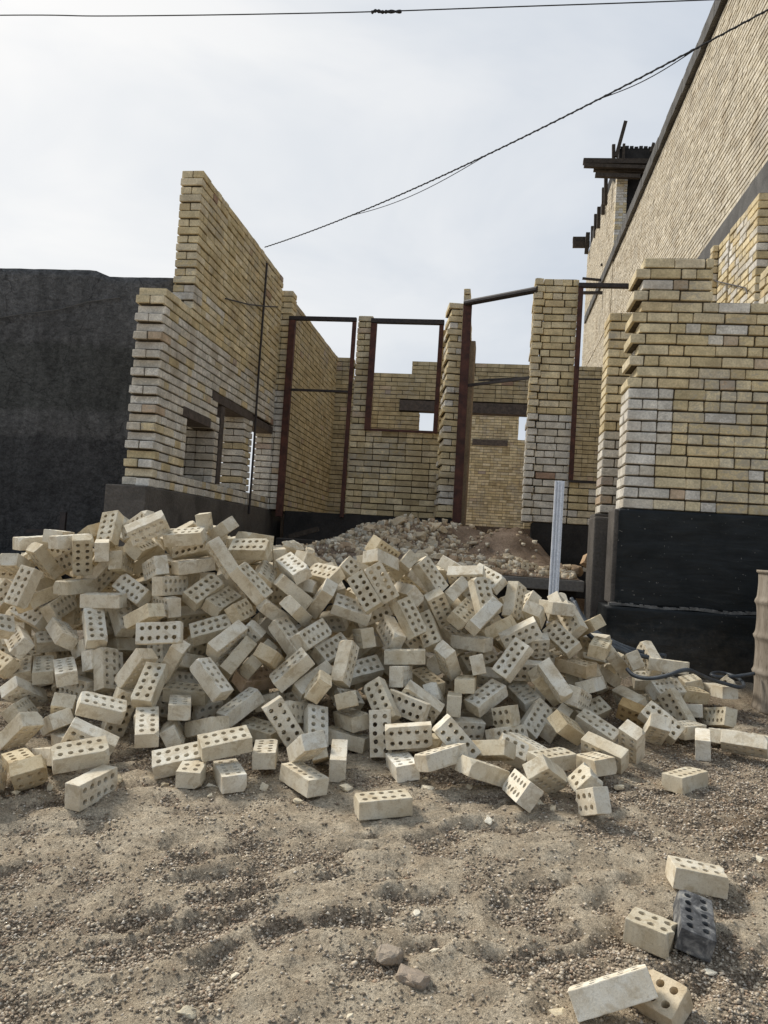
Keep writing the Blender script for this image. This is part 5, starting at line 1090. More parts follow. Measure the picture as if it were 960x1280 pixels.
CORE = """-1.226 4.417 1.015 0.750 -0.238 -0.053 -0.614
-1.994 4.213 0.833 -0.289 -0.106 -0.096 0.947
0.006 4.634 0.826 0.699 0.026 0.103 -0.707
-0.340 4.678 1.081 -0.052 -0.050 -0.117 0.991
-0.366 4.470 0.581 0.844 -0.444 0.301 -0.017
-0.736 4.494 0.645 -0.308 -0.159 -0.358 0.867
-1.691 4.082 0.416 0.882 0.001 0.049 0.469
-1.929 3.775 0.395 0.143 0.081 0.766 0.622
-1.183 4.244 0.750 0.885 -0.285 -0.025 0.367
-1.443 4.345 0.918 0.363 0.717 -0.494 -0.331
-1.775 4.475 1.100 0.643 -0.375 -0.039 0.667
-0.616 4.381 0.934 0.699 -0.566 -0.418 -0.129
-1.045 4.426 1.032 0.715 0.052 -0.295 -0.632
-2.925 4.306 0.959 0.894 0.050 0.332 0.297
-2.122 3.855 0.398 0.119 -0.205 0.524 0.818
-0.237 4.109 0.408 0.140 -0.213 -0.082 0.964
0.686 4.920 0.700 0.608 0.690 -0.207 -0.334
-1.964 4.239 0.738 -0.369 -0.088 0.145 0.914
-2.417 4.192 0.569 0.506 0.481 0.533 0.477
-0.753 4.333 0.488 0.782 -0.206 0.228 -0.542
-0.987 4.349 0.890 -0.432 -0.118 -0.048 0.893
-1.785 4.255 0.627 0.139 -0.224 0.130 0.956
-2.223 4.529 1.227 0.844 -0.412 0.191 0.287
-0.027 4.157 0.455 -0.456 -0.512 0.641 0.345
-2.474 4.048 0.682 -0.271 0.169 0.820 0.475
-0.979 4.606 1.037 0.369 -0.241 -0.088 0.893
-0.439 4.579 0.663 0.136 -0.016 0.788 0.600
-0.060 4.679 0.949 0.723 0.375 0.445 0.373
-1.714 4.450 0.943 0.921 0.383 -0.006 0.068
-2.489 4.465 1.019 0.520 0.207 0.358 -0.748
-1.408 4.304 1.203 0.366 -0.073 -0.116 0.921
-0.523 4.093 0.463 0.641 -0.554 -0.181 0.500
-2.434 4.327 0.788 0.636 -0.105 0.191 -0.740
-1.725 3.698 0.436 0.399 0.656 -0.290 -0.571
-1.726 4.188 0.920 0.863 0.503 0.053 0.003
-0.656 4.591 0.785 -0.095 0.103 0.646 0.751
-0.892 3.833 0.627 0.767 0.306 0.108 0.554
-2.478 4.058 0.898 0.752 0.005 -0.244 0.613
-1.194 3.925 0.450 0.057 0.101 0.463 0.878
-1.108 4.534 0.907 -0.448 -0.245 0.432 0.743
0.478 5.133 0.859 -0.447 -0.350 0.528 0.631
-0.124 4.600 0.588 0.553 0.205 0.330 0.737
-0.567 4.888 1.056 0.551 0.697 0.191 0.418
-0.485 4.365 0.511 0.848 -0.515 -0.018 -0.122
0.180 4.759 0.506 -0.316 0.070 0.126 0.938
-0.456 4.642 0.871 -0.143 -0.167 0.773 0.595
-0.029 4.353 0.405 0.728 0.234 0.085 0.639
-1.414 4.502 1.047 0.935 -0.137 -0.037 0.325
-1.732 4.065 0.805 0.704 -0.021 -0.354 -0.615
-1.595 4.373 0.757 0.565 -0.356 -0.008 0.744
-0.255 4.813 0.925 0.041 0.160 -0.021 0.986
-2.683 4.318 0.840 0.424 0.435 0.559 0.564
-1.591 4.180 0.796 0.336 -0.254 -0.059 0.905
0.533 4.438 0.571 0.598 0.536 0.326 0.499
-2.293 4.242 0.702 0.162 -0.249 0.036 0.954
0.582 4.868 0.487 0.199 -0.450 0.672 0.553
-1.393 4.225 0.716 -0.010 -0.278 0.309 0.910
-1.037 4.291 0.447 0.763 0.646 -0.040 0.009
-0.986 4.343 0.711 0.326 -0.234 0.077 0.913
-1.367 4.231 1.103 -0.111 -0.206 0.031 0.972
-0.327 4.523 0.452 0.324 0.027 0.046 0.945
-1.968 3.834 0.730 0.597 -0.167 0.485 -0.616
-1.311 4.080 0.442 0.742 0.291 0.085 -0.598
-0.834 4.409 0.922 0.812 -0.193 0.066 0.547
-1.438 4.441 0.660 0.680 -0.470 0.218 0.519
-0.344 4.443 0.811 0.253 0.005 -0.160 0.954
-0.748 4.589 0.909 0.233 -0.082 -0.315 0.916
0.421 4.598 0.807 -0.389 -0.505 0.634 0.438
0.752 5.160 0.690 -0.266 0.019 0.517 0.813
-2.262 4.246 0.903 -0.421 -0.085 0.307 0.849
-1.980 4.368 0.943 -0.469 -0.108 0.754 0.446
-1.955 4.239 1.139 0.261 -0.038 0.121 0.957
-2.667 4.128 1.002 0.939 0.156 -0.252 0.171
-2.625 4.226 0.531 -0.175 -0.052 -0.025 0.983
-1.751 4.318 1.060 0.308 -0.157 0.713 0.610
-2.142 4.121 0.953 -0.435 -0.039 0.230 0.870
-2.387 3.837 0.390 -0.324 -0.613 0.209 0.690
-1.189 4.241 0.877 0.736 0.241 0.053 -0.630
-1.998 4.081 0.586 0.869 0.031 0.255 -0.423
-1.888 3.955 0.451 0.869 0.492 -0.049 0.008
-2.006 3.947 0.678 0.881 0.400 0.006 0.253
-1.586 4.393 1.152 -0.345 -0.070 -0.285 0.891
-0.797 4.203 0.618 0.871 0.328 -0.182 -0.317
-1.933 4.493 1.046 0.491 0.104 -0.014 0.865
-2.304 4.134 0.464 0.976 -0.182 0.040 0.116
-1.907 4.489 1.192 -0.429 -0.380 0.430 0.697
-2.114 4.331 0.639 0.664 0.399 -0.056 -0.630
-2.806 4.277 0.685 0.457 0.136 -0.199 0.856
-0.083 4.481 0.809 0.738 0.434 -0.097 -0.508
-1.325 3.838 0.570 0.193 0.795 -0.481 -0.314
-2.123 4.044 0.618 0.706 0.138 0.238 -0.653
-0.386 4.324 0.896 0.815 0.486 -0.261 -0.177
0.042 4.810 0.765 -0.465 -0.287 0.174 0.819
-1.844 4.094 0.672 0.789 0.518 -0.329 0.037
0.414 4.724 0.483 0.390 0.721 0.350 0.453
0.153 4.976 0.709 0.619 0.715 -0.179 0.272
-0.896 3.953 0.474 -0.238 0.194 0.308 0.900
-2.499 4.132 1.061 -0.381 -0.362 0.697 0.487
-0.954 3.801 0.404 0.936 0.278 -0.088 0.197
0.005 4.911 0.950 -0.201 0.303 0.127 0.923
-0.027 4.742 0.546 0.585 0.131 0.148 -0.787
-2.145 4.411 1.177 0.926 -0.238 0.246 -0.159
-2.258 3.969 0.543 0.699 0.362 0.339 0.515
-2.702 4.089 0.869 0.931 -0.332 -0.142 0.047
0.320 4.926 0.577 -0.176 -0.272 0.618 0.716
-1.070 4.247 0.625 0.862 -0.278 -0.079 -0.416
0.966 4.983 0.435 0.773 -0.207 -0.071 0.595
-1.823 4.150 0.500 0.428 0.162 -0.479 0.749
1.071 4.872 0.474 -0.497 0.269 0.139 0.813
-2.262 4.527 1.073 0.970 -0.140 -0.065 -0.186
0.830 4.893 0.595 -0.185 -0.435 0.625 0.621
-1.873 4.408 0.763 0.327 0.343 0.550 0.688
-0.381 4.797 1.070 0.968 -0.211 -0.125 0.043
-2.368 4.414 1.190 0.899 0.136 -0.196 0.367
0.182 4.561 0.631 0.897 -0.330 -0.254 -0.149
-2.139 3.994 0.443 0.272 0.246 0.811 0.455
-0.772 4.124 0.449 0.967 0.004 0.140 -0.211
-0.111 4.902 0.789 0.776 0.182 0.216 0.564
-2.674 4.110 0.624 0.961 0.026 0.126 0.244
1.001 4.991 0.546 0.609 0.525 0.455 0.383
0.235 5.166 0.972 0.837 0.046 0.086 0.538
0.962 4.621 0.425 -0.404 0.122 -0.217 0.880
-0.709 4.398 1.069 0.855 -0.286 -0.015 0.433
-1.284 4.672 1.082 0.782 0.533 0.321 -0.029
-2.152 4.207 0.505 0.566 0.617 -0.337 -0.430
-1.764 4.084 0.585 0.887 -0.357 0.037 0.290
-1.460 4.078 0.512 0.740 -0.264 0.199 0.586
-2.583 4.080 0.465 -0.351 -0.005 -0.183 0.918
-1.827 4.628 1.238 0.829 0.443 -0.216 -0.263
0.494 4.826 0.753 0.678 -0.176 -0.297 -0.649
-0.168 4.692 0.688 0.711 0.280 -0.422 -0.488
-2.672 4.346 0.686 0.977 0.116 -0.146 -0.102
-1.745 4.398 0.665 0.934 0.278 0.013 0.223
-2.281 4.438 0.851 0.986 0.046 0.087 -0.132
-2.619 4.313 1.032 -0.304 0.175 0.289 0.891
-1.920 4.087 0.885 -0.104 -0.061 0.025 0.992
-0.118 4.886 0.926 0.248 0.137 0.141 0.949
-1.824 3.999 0.932 0.531 0.813 -0.025 0.239
-1.098 4.374 0.515 0.174 -0.038 0.610 0.772
-1.525 4.307 0.569 0.593 0.718 0.307 0.195
-1.478 4.525 0.818 0.209 0.039 -0.175 0.961
0.282 5.004 0.910 0.807 0.507 0.279 0.116
-1.720 4.512 0.843 0.860 0.023 -0.072 0.505
-1.006 4.159 0.376 0.328 0.198 0.688 0.616
-1.330 4.098 0.641 -0.266 0.095 0.201 0.938
-0.673 4.520 0.557 0.373 0.199 0.208 0.882
-2.783 4.234 0.453 -0.144 0.260 -0.473 0.830
-2.376 4.091 0.370 0.029 -0.150 0.064 0.986
-0.690 4.344 0.630 0.258 0.132 -0.040 0.956
-2.916 4.485 0.882 -0.301 -0.009 0.195 0.933
-1.635 4.016 0.602 0.945 -0.081 0.034 0.316
0.388 4.454 0.554 0.281 0.144 -0.051 0.948
-0.213 4.464 0.709 0.952 0.002 -0.184 0.245
-1.038 4.182 0.485 0.248 -0.184 0.042 0.950
-1.614 4.170 1.102 -0.456 -0.558 0.630 0.288
-1.343 4.017 0.783 0.619 -0.169 0.119 0.758
0.712 5.109 0.606 0.892 0.387 0.170 0.160
-1.281 3.790 0.408 -0.452 -0.266 0.850 0.058
-1.532 4.379 1.063 0.876 0.052 0.010 -0.479
-0.135 4.632 0.443 0.775 -0.219 0.057 0.591
0.674 5.038 0.423 -0.282 -0.047 0.027 0.958
-1.025 4.476 0.572 0.223 0.337 0.362 0.840
-1.467 4.662 1.197 0.926 -0.108 -0.029 0.360
-2.485 4.414 0.879 -0.476 -0.088 0.052 0.874
-1.626 4.407 1.234 0.878 0.261 -0.077 -0.395
0.224 4.686 0.809 -0.359 -0.432 0.691 0.456
0.390 5.073 0.668 0.946 0.006 0.172 0.274
-0.374 4.836 0.861 0.932 0.055 0.298 -0.197
-1.257 4.420 0.592 0.536 0.669 0.194 0.477
-1.546 4.147 0.449 0.245 0.883 -0.102 -0.387
-0.237 4.681 0.905 0.970 0.020 -0.170 -0.174
-2.751 4.464 1.009 -0.186 -0.023 0.088 0.978
-2.181 4.168 1.051 0.475 0.045 0.203 0.855
-0.862 4.557 0.707 -0.184 0.051 0.240 0.952
-0.725 4.682 1.010 -0.484 0.240 -0.098 0.835
0.166 4.748 0.952 0.912 -0.174 -0.220 0.300
-0.689 4.105 0.530 0.364 0.249 0.491 0.752
-1.618 3.992 0.465 0.764 0.271 -0.129 0.572
-0.577 4.448 0.772 0.872 0.195 0.076 -0.442
0.022 4.556 0.557 0.507 0.333 -0.025 0.795
-2.335 4.317 0.983 0.608 0.690 0.310 0.242
-0.247 4.324 0.462 -0.173 -0.257 0.837 0.452
-0.298 3.942 0.430 0.406 0.285 -0.032 0.868
-0.359 4.534 0.887 0.909 -0.315 0.042 -0.271
-1.041 4.526 0.797 0.933 -0.106 0.151 -0.309
-1.587 4.612 1.041 0.489 0.219 0.705 0.465
1.185 5.155 0.457 0.543 0.660 0.434 0.284
-1.575 4.226 0.912 0.743 -0.373 -0.226 -0.508
0.503 4.723 0.566 0.702 -0.133 0.290 -0.637
-0.453 3.888 0.354 0.479 0.133 0.212 0.842
-2.536 3.918 0.430 -0.242 -0.004 0.155 0.958
-0.946 4.284 0.982 0.026 -0.147 0.176 0.973
-2.007 4.596 1.188 0.582 0.600 0.490 0.247
-0.163 4.457 0.894 0.459 0.666 -0.379 -0.449
-1.113 4.125 0.532 0.592 0.615 0.012 -0.520
0.467 4.929 0.608 0.862 0.189 0.027 0.470
-1.251 4.274 1.042 0.211 0.137 0.582 0.773
0.307 4.403 0.669 0.147 0.139 -0.341 0.918
-2.190 4.229 1.161 0.451 0.766 -0.343 -0.302
-0.684 4.667 1.145 0.942 0.005 -0.083 -0.326
-2.030 4.183 0.415 0.512 0.639 0.428 0.382
-1.452 3.939 0.389 0.920 -0.066 -0.212 0.324
-2.752 4.106 0.503 0.739 0.580 0.306 -0.154
0.284 4.392 0.439 0.763 0.388 -0.399 -0.329
-1.819 3.960 0.753 0.083 0.211 0.587 0.777
-0.541 4.528 0.485 0.239 -0.140 0.891 0.359
-1.709 4.141 1.210 0.516 0.752 0.067 0.405
-1.863 4.406 0.936 0.491 0.499 0.423 0.575
-0.385 4.247 0.648 0.360 0.379 0.002 0.852
-0.104 4.797 1.028 0.457 -0.098 -0.107 0.877
-0.482 4.182 0.579 0.914 0.086 0.357 0.172
-1.345 4.474 0.928 0.578 0.363 0.142 -0.717
-2.048 4.058 0.795 0.528 0.756 -0.260 -0.287
-1.995 4.258 0.548 0.250 0.411 0.816 0.322
-0.457 4.325 0.410 0.520 0.310 -0.667 -0.435
-1.385 4.530 1.170 -0.197 0.241 -0.009 0.950
-1.697 3.871 0.377 0.500 0.750 -0.335 -0.275
-1.167 4.588 1.047 -0.357 0.191 -0.124 0.906
-0.387 4.463 1.133 0.732 -0.076 -0.207 -0.645
-0.016 4.362 0.946 0.887 0.337 0.116 -0.295
-2.140 4.305 0.719 0.662 0.254 -0.171 0.684
-1.189 4.387 0.710 0.915 -0.027 0.377 -0.145
-0.596 4.715 0.893 0.010 -0.120 0.079 0.990
-0.814 4.347 0.790 0.020 0.340 0.772 0.537
0.332 4.237 0.375 0.730 0.641 0.173 0.165
0.775 5.009 0.540 -0.188 -0.220 0.203 0.935
0.104 4.588 0.727 0.323 0.767 -0.487 -0.263
-0.396 4.674 0.762 0.958 0.135 -0.055 0.248
-2.516 4.246 0.423 0.937 -0.015 0.240 -0.253
-1.436 4.096 0.839 0.704 0.436 -0.452 -0.331"""
Vs, Fs, n = [], [], 0
src = []
for m_ in VAR[:3]:
    co = np.empty(len(m_.vertices)*3); m_.vertices.foreach_get('co', co); src.append((co.reshape(-1, 3), [list(p.vertices) for p in m_.polygons]))
for i, ln in enumerate(CORE.strip().splitlines()):
    a = [float(x) for x in ln.split()]; R = np.array(Quaternion(a[3:]).to_matrix()); co, fs = src[i % 3]
    Vs.append(co@R.T+np.array(a[:3])); Fs += [[k+n for k in f] for f in fs]; n += len(co)
me = bpy.data.meshes.new('buried_bricks'); me.from_pydata(np.vstack(Vs).tolist(), [], Fs); me.materials.append(BRK)
tag(link('buried_bricks', me), 'bricks buried deep in the shadowed gaps of the pile', None, None, 'stuff')

# ------------------------------------------------------------------ rubble heap, dirt, slab
sl = empty('concrete_slab', (-.8, 7.6, .9), 'thick concrete porch slab carrying the rubble heap', 'slab')
ST = 1.05
bm = bmesh.new(); bx(bm, -2.55, .79, 6.36, 9.3, ST-.09, ST, .008); from_bm('slab_edge', bm, CONC, sl)
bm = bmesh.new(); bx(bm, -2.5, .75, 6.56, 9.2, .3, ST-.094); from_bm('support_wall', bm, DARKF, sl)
def heap(X, Y):
    z = ST+.015+np.zeros_like(X)
    def blob(cx, cy, sx, sy, h): return h*np.exp(-((X-cx)/sx)**2-((Y-cy)/sy)**2)
    z = z+blob(-.95, 8.25, .5, .6, .34)+blob(-1.45, 7.9, .75, .7, .14)+blob(-.35, 8.9, .5, .6, .40)+blob(.25, 8.35, .40, .55, .40)+blob(-.5, 7.2, 1.1, .5, .12)
    z = z+.06*vnoise(X, Y, .28, .28, 41)+.03*vnoise(X, Y, .11, .11, 42)+.01*vnoise(X, Y, .04, .04, 43)
    ed = np.clip((Y-6.4)/.35, 0, 1)
    return ST+.006+(np.maximum(z, ST+.006)-ST-.006)*ed
hx = np.arange(-2.5, .78, .035); hy = np.arange(6.38, 9.6, .035)
HX, HY = np.meshgrid(hx, hy, indexing='ij'); HZ = heap(HX, HY)
Vh = np.stack([HX, HY, HZ], -1).reshape(-1, 3); ii = np.arange(len(hx)*len(hy)).reshape(len(hx), len(hy))
Fh = np.stack([ii[:-1, :-1], ii[1:, :-1], ii[1:, 1:], ii[:-1, 1:]], -1).reshape(-1, 4)
me = bpy.data.meshes.new('dirt_mound'); me.from_pydata(Vh.tolist(), [], Fh.tolist()); me.materials.append(DIRT)
for p_ in me.polygons: p_.use_smooth = True
tag(link('dirt_mound', me), 'reddish dirt mound on the slab', None, None, 'structure')
# floor behind the frames
bm = bmesh.new(); bx(bm, -2.75, 3.0, 9.97, 30, .5, 1.56); tag(from_bm('room_floor', bm, DIRT), 'bare dirt floor of the unfinished rooms', None, None, 'structure')
def samp_heap(rs, n):
    x = -1.95+rs.rand(n*3)*2.7; y = 6.42+rs.rand(n*3)*2.4
    den = np.exp(-((x+1.15)/.72)**2-((y-8.0)/.8)**2)+.45*(y < 7.3)+.03
    k = rs.rand(n*3) < den; return np.stack([x[k], y[k]], -1)[:n]
scatter('rubble', 4600, samp_heap, .008, .062, [(.60, .51, .37), (.53, .43, .29), (.42, .32, .21), (.68, .60, .46), (.52, .46, .36), (.34, .25, .165)], 'small broken brick rubble covering the heap', 51, zf=heap, flat=.8, power=2.4, hull=True)
def chunk_mesh(name, seed, mat, npts=16):
    rs = np.random.RandomState(seed); bm = bmesh.new()
    for k in range(npts):
        v = rs.randn(3); v /= np.linalg.norm(v)
        v = np.clip(v*1.25, -.8, .8)*(.75+.35*rs.rand(3)); bm.verts.new(v*np.array([1, .78, .62]))
    bmesh.ops.convex_hull(bm, input=bm.verts[:])
    bmesh.ops.delete(bm, geom=[v for v in bm.verts if not v.link_faces], context='VERTS')
    bmesh.ops.bevel(bm, geom=bm.edges[:], offset=.05, segments=1, affect='EDGES')
    bmesh.ops.triangulate(bm, faces=bm.faces[:]); bmesh.ops.subdivide_edges(bm, edges=[e for e in bm.edges if e.calc_length() > .35], cuts=2)
    for v in bm.verts: v.co += Vector([mnoise.noise(v.co*2.5+Vector((seed*k_, 1, k_))) for k_ in (1, 2, 3)])*.13+Vector([mnoise.noise(v.co*7+Vector((seed*k_, 1, k_))) for k_ in (1, 2, 3)])*.05
    me = bpy.data.meshes.new(name); bm.normal_update(); bm.to_mesh(me); bm.free(); me.materials.append(mat); return me
CH = [chunk_mesh('rubble_lump', 60+i, RUB) for i in range(9)]
CHS = [chunk_mesh('stone', 80+i, STONE, 40) for i in range(4)]
CHB = [chunk_mesh('brick_chip', 90+i, BRK) for i in range(5)]
rr = random.Random(8)
def lump(name, me, loc, s, label, cat, group=None, color=(1, 1, 1), flat=1.0):
    o = bpy.data.objects.new(name, me); COL.objects.link(o); o.location = loc
    o.rotation_euler = (rr.uniform(-.4, .4), rr.uniform(-.4, .4), rr.uniform(0, 6.28)); o.scale = (s, s, s*flat); o.color = (*color, 1)
    return tag(o, label, cat, group)
ORD = ['first', 'second', 'third', 'fourth', 'fifth', 'sixth', 'seventh', 'eighth', 'ninth', 'tenth', 'eleventh', 'twelfth', 'thirteenth']
# the larger lumps of the heap in four rows, each row told off from left to right
rowsH = [('top ridge of the rubble heap', [(440, 668), (462, 662), (482, 668), (497, 655), (512, 650), (526, 648), (541, 657), (552, 662), (566, 672)]),
         ('upper face of the rubble heap', [(432, 683), (455, 680), (474, 684), (493, 676), (508, 684), (523, 672), (540, 681), (557, 684), (575, 690), (592, 680)]),
         ('lower face of the rubble heap', [(400, 700), (448, 694), (470, 698), (530, 693), (548, 697), (566, 700), (584, 702), (600, 696), (618, 702), (634, 694)]),
         ('slab edge below the rubble heap', [(572, 712), (590, 716), (607, 711), (622, 716), (640, 709), (655, 716), (682, 712), (709, 708), (722, 713), (733, 704)])]
for i, (where, pts) in enumerate(rowsH):
    for j, (u, v) in enumerate(pts):
        d = ray(u, v); t = 5.0; P_ = None
        while t < 10:
            P_ = Vector(d*t)+Vector((0, 0, CAMZ))
            if P_.y > 6.42 and P_.z < float(heap(np.array(P_.x), np.array(P_.y)))+.02: break
            t += .02
        if t >= 10: P_ = Vector((P_.x*.8, 8.3, 0)); P_.z = float(heap(np.array(P_.x), np.array(P_.y)))
        k = rr.uniform(.8, 1.1); tint = rr.choice([(1, 1, 1), (.9, .82, .74), (.8, .78, .76), (1.1, 1.05, .98), (.7, .58, .5)])
        lump('rubble_lump', CH[(i*3+j) % 9], P_, rr.uniform(.055, .115)*(1.1 if i < 3 else .75)*(.7 if u > 560 and i < 3 else 1), f'{ORD[j]} brick lump from left along the {where}', 'rubble lump', 'larger lumps of the rubble heap', tuple(x*k for x in tint))
def put_half(u, v, Y, l, rot, label, c=(1, 1, 1)):
    o = bpy.data.objects.new('broken_brick', half_mesh(l)); COL.objects.link(o); P_ = on_y(u, v, Y); o.location = P_; o.rotation_euler = rot; o.color = (*c, 1)
    tag(o, label, 'brick', 'broken bricks on the slab')
put_half(661, 711, 6.75, .13, (1.5, 0, .1), 'pale broken brick with holes lying on the slab left of the white post', (.95, .9, .82))
put_half(738, 704, 6.95, .15, (1.2, .5, .3), 'reddish broken brick with holes on the slab right of the white post', (.72, .55, .42))
# lumps and chips lying about the pile
for (u, v, s, lab, c) in ((540, 929, .075, 'crumbled pale brick lump wedged at the foot of the pile, centre', (1, .95, .85)), (672, 1004, .035, 'small broken corner of brick on the sand near the shattered brick', (1, .97, .9)),
                       (916, 867, .035, 'small broken brick corner at the right end of the pile', (1, 1, .95)), (700, 1270, .03, 'pale pebble-sized chip beside the plain brick, bottom right', (.9, .85, .75)),
                       (366, 683, .075, 'crumbly pale lump on the crest of the pile, left of the rubble heap', (1, 1, 1)), (386, 690, .05, 'smaller crumbly pale lump on the pile crest', (.95, .92, .88))):
    if v < 700: P_ = on_y(u, v, 4.3)
    elif u == 540: P_ = on_y(u, v, 3.5)
    else: P_ = on_ground(u, v)
    lump('brick_lump', CHB[int(u) % 5], P_, s, lab, 'brick lump', 'crumbled brick lumps', c)
FOOT = [(20, 992), (62, 985), (150, 975), (205, 982), (262, 995), (330, 985), (372, 1002), (432, 985), (530, 975), (585, 985), (690, 1012), (775, 985), (835, 930)]
for j, (u, v) in enumerate(FOOT):
    P_ = on_ground(u, v); P_.z += .004
    lump('brick_fragment', CHB[j % 5], P_, rr.uniform(.016, .034), f'{ORD[j]} small brick fragment from left on sand along the pile foot', 'brick fragment', 'brick fragments along the pile foot', (1.0, .96, .88), .7)
for (u, v, s, lab, c) in ((486, 1191, .046, 'grey brown stone half sunk in sand, farther of the two', (1, .96, .92)), (517, 1219, .054, 'larger pointed grey stone in the sand, nearer of the two', (1.02, .95, .9))):
    P_ = on_ground(u, v+8); P_.z += .006; lump('stone', CHS[int(u) % 4], P_, s, lab, 'stone', 'stones on the sand', c)
for (u, v, s, lab) in ((233, 1264, .026, 'largest white brick chip at the bottom edge of the sand'), (292, 1220, .015, 'white chip on sand above the largest white chip'), (543, 1188, .016, 'white chip right of the two stones'),
                       (438, 1270, .018, 'flat white chip left of centre at the bottom edge'), (530, 1204, .010, 'tiny white chip between the two stones and the right chip'), (612, 1025, .02, 'curved pale chip on sand behind the lone brick, right side'),
                       (135, 1012, .022, 'flat pale chip beside the far left foreground brick'), (345, 1132, .012, 'small pale chip in the middle of the ridged sand'), (265, 983, .028, 'thin flat pale chip beside the broken brick end'),
                       (533, 985, .03, 'crumbled chip just behind the lone brick'), (948, 1074, .018, 'small rounded pale stone near the right edge'), (520, 1143, .016, 'pale chip above the two stones'), (885, 1215, .02, 'tan chip below the black tarred brick'), (838, 868, .035, 'pale chip on dirt by the cable loop'), (878, 833, .05, 'pale flat lump at the foot of the black plinth')):
    P_ = on_ground(u, v); lump('brick_chip', CHB[int(u+v) % 5], P_, s*1.25, lab, 'brick chip', 'pale chips on the ground', (1.18, 1.2, 1.22), .5)
# broken timbers in the dark corner left of the heap
bm = bmesh.new(); beam(bm, on_y(362, 671, 8.2), on_y(398, 661, 8.2), .05, .05); tag(recenter(from_bm('timber_plank', bm, TIMB)), 'dark plank sloping in the shadow left of the rubble heap', 'plank')
bm = bmesh.new(); bx(bm, *(lambda a, b: (a.x, b.x, 7.6, 7.9, .95, a.z))(on_y(345, 672, 7.6), on_y(392, 668, 7.6)), .01); tag(recenter(from_bm('concrete_block', bm, DARKF)), 'dark concrete block in the shadow left of the rubble heap', 'block')

# ------------------------------------------------------------------ white metal profile
p0 = on_y(691, 760, 5.25); p1 = on_y(700, 601, 5.3)
ex = empty('metal_profile', p0, 'white grooved metal post standing upright behind the brick pile', 'metal post')
bm = bmesh.new(); w = .062; d_ = .045
prof = [(-.5, 0), (-.36, 0), (-.33, .014), (-.22, .014), (-.19, 0), (-.06, 0), (-.03, .014), (.09, .014), (.12, 0), (.30, 0), (.33, .010), (.42, .010), (.45, 0), (.5, 0), (.5, d_), (.46, d_), (.46, .006), (-.46, .006+.012), (-.46, d_), (-.5, d_)]
rings = []
for zz, c0 in ((0, Vector((p0.x, p0.y, .55))), (1, p1)):
    rings.append([bm.verts.new((c0.x+a*w+.0, c0.y+b, c0.z)) for a, b in prof])
for k in range(len(prof)): bm.faces.new((rings[0][k], rings[0][(k+1) % len(prof)], rings[1][(k+1) % len(prof)], rings[1][k]))
bmesh.ops.recalc_face_normals(bm, faces=bm.faces[:])
from_bm('channel', bm, ZINC, ex)

# ------------------------------------------------------------------ barrel at the right edge
bp = on_ground(948, 886)
bc = Vector((bp.x+.275, bp.y+.05, ground(bp.x, bp.y)-.02))
ba = empty('barrel', bc, 'rusty beige ribbed barrel cut off by the right frame edge', 'barrel')
pf = [(.0, 0), (.285, 0), (.288, .01), (.285, .03)]
for k in range(1, 60):
    z = .03+k*.0135; r_ = .278
    for zr in (.23, .445, .655): r_ += .013*math.exp(-((z-zr)/.016)**2)
    pf.append((r_+.002*math.sin(z*31), z))
H_ = pf[-1][1]; pf += [(.29, H_+.005), (.29, H_+.02), (.27, H_+.02), (.266, H_-.02), (0, H_-.02)]
bm = bmesh.new(); prev = None; SEG = 72
for r_, z in pf:
    ring = [bm.verts.new((bc.x+(r_+.004*mnoise.noise(Vector((math.cos(a_)*2, math.sin(a_)*2, z*4))))*math.cos(a_), bc.y+r_*math.sin(a_), bc.z+z)) for a_ in [2*PI*k/SEG for k in range(SEG)]]
    if prev:
        for k in range(SEG): bm.faces.new((prev[k], prev[(k+1) % SEG], ring[(k+1) % SEG], ring[k]))
    prev = ring
bmesh.ops.remove_doubles(bm, verts=bm.verts, dist=1e-5); bmesh.ops.recalc_face_normals(bm, faces=bm.faces[:])
from_bm('drum_shell', bm, BARREL, ba, True)
o = bpy.data.objects.new('hollow_brick', VAR[2]); COL.objects.link(o); o.location = (bc.x-.13, bc.y-.12, bc.z+H_+.02+.035); o.rotation_euler = (0, 0, .25); o.color = (1, .9, .75, 1)
tag(o, 'tan brick lying on top of the ribbed barrel', 'brick', 'loose bricks')

# ------------------------------------------------------------------ conduits and cable by the black plinth
def lay_pts(pts, lift=.02):
    out = []
    for u, v, Y in pts: out.append(on_y(u, v, Y))
    return spline(out, 8)
for pts, lab in (([(714, 748, 5.1), (728, 770, 5.0), (748, 792, 4.85), (790, 812, 4.75), (832, 820, 4.8)], 'uppermost of three grey conduits sliding down the right end of the pile'),
                 ([(718, 752, 5.0), (734, 782, 4.85), (757, 800, 4.75), (796, 818, 4.7), (828, 824, 4.72)], 'middle of three grey conduits sliding down the right end of the pile'),
                 ([(724, 775, 4.75), (740, 797, 4.65), (765, 808, 4.62), (800, 824, 4.6)], 'lowest of three grey conduits sliding down the right end of the pile')):
    bm = bmesh.new(); tube(bm, lay_pts(pts), .014, 8); tag(recenter(from_bm('conduit', bm, HOSE, None, True)), lab, 'conduit', 'grey conduits')
G_ = lambda x, y: (730+x/4.174, 780+y/4.174)
cp = [(225, 235, 4.35), (260, 268, 4.30), (335, 284, 4.25), (430, 270, 4.22), (500, 245, 4.22), (545, 240, 4.25), (600, 262, 4.35), (665, 290, 4.5), (740, 312, 4.6), (810, 330, 4.65), (835, 318, 4.8), (800, 280, 5.0), (735, 258, 5.1), (680, 255, 5.0), (668, 268, 4.9), (730, 278, 4.9), (830, 268, 4.9), (890, 258, 4.9)]
bm = bmesh.new(); tube(bm, lay_pts([(*G_(x, y), Y) for x, y, Y in cp]), .011, 8)
tag(recenter(from_bm('cable', bm, HOSE, None, True)), 'dark cable draped over bricks and looped on dirt by the black plinth', 'cable')

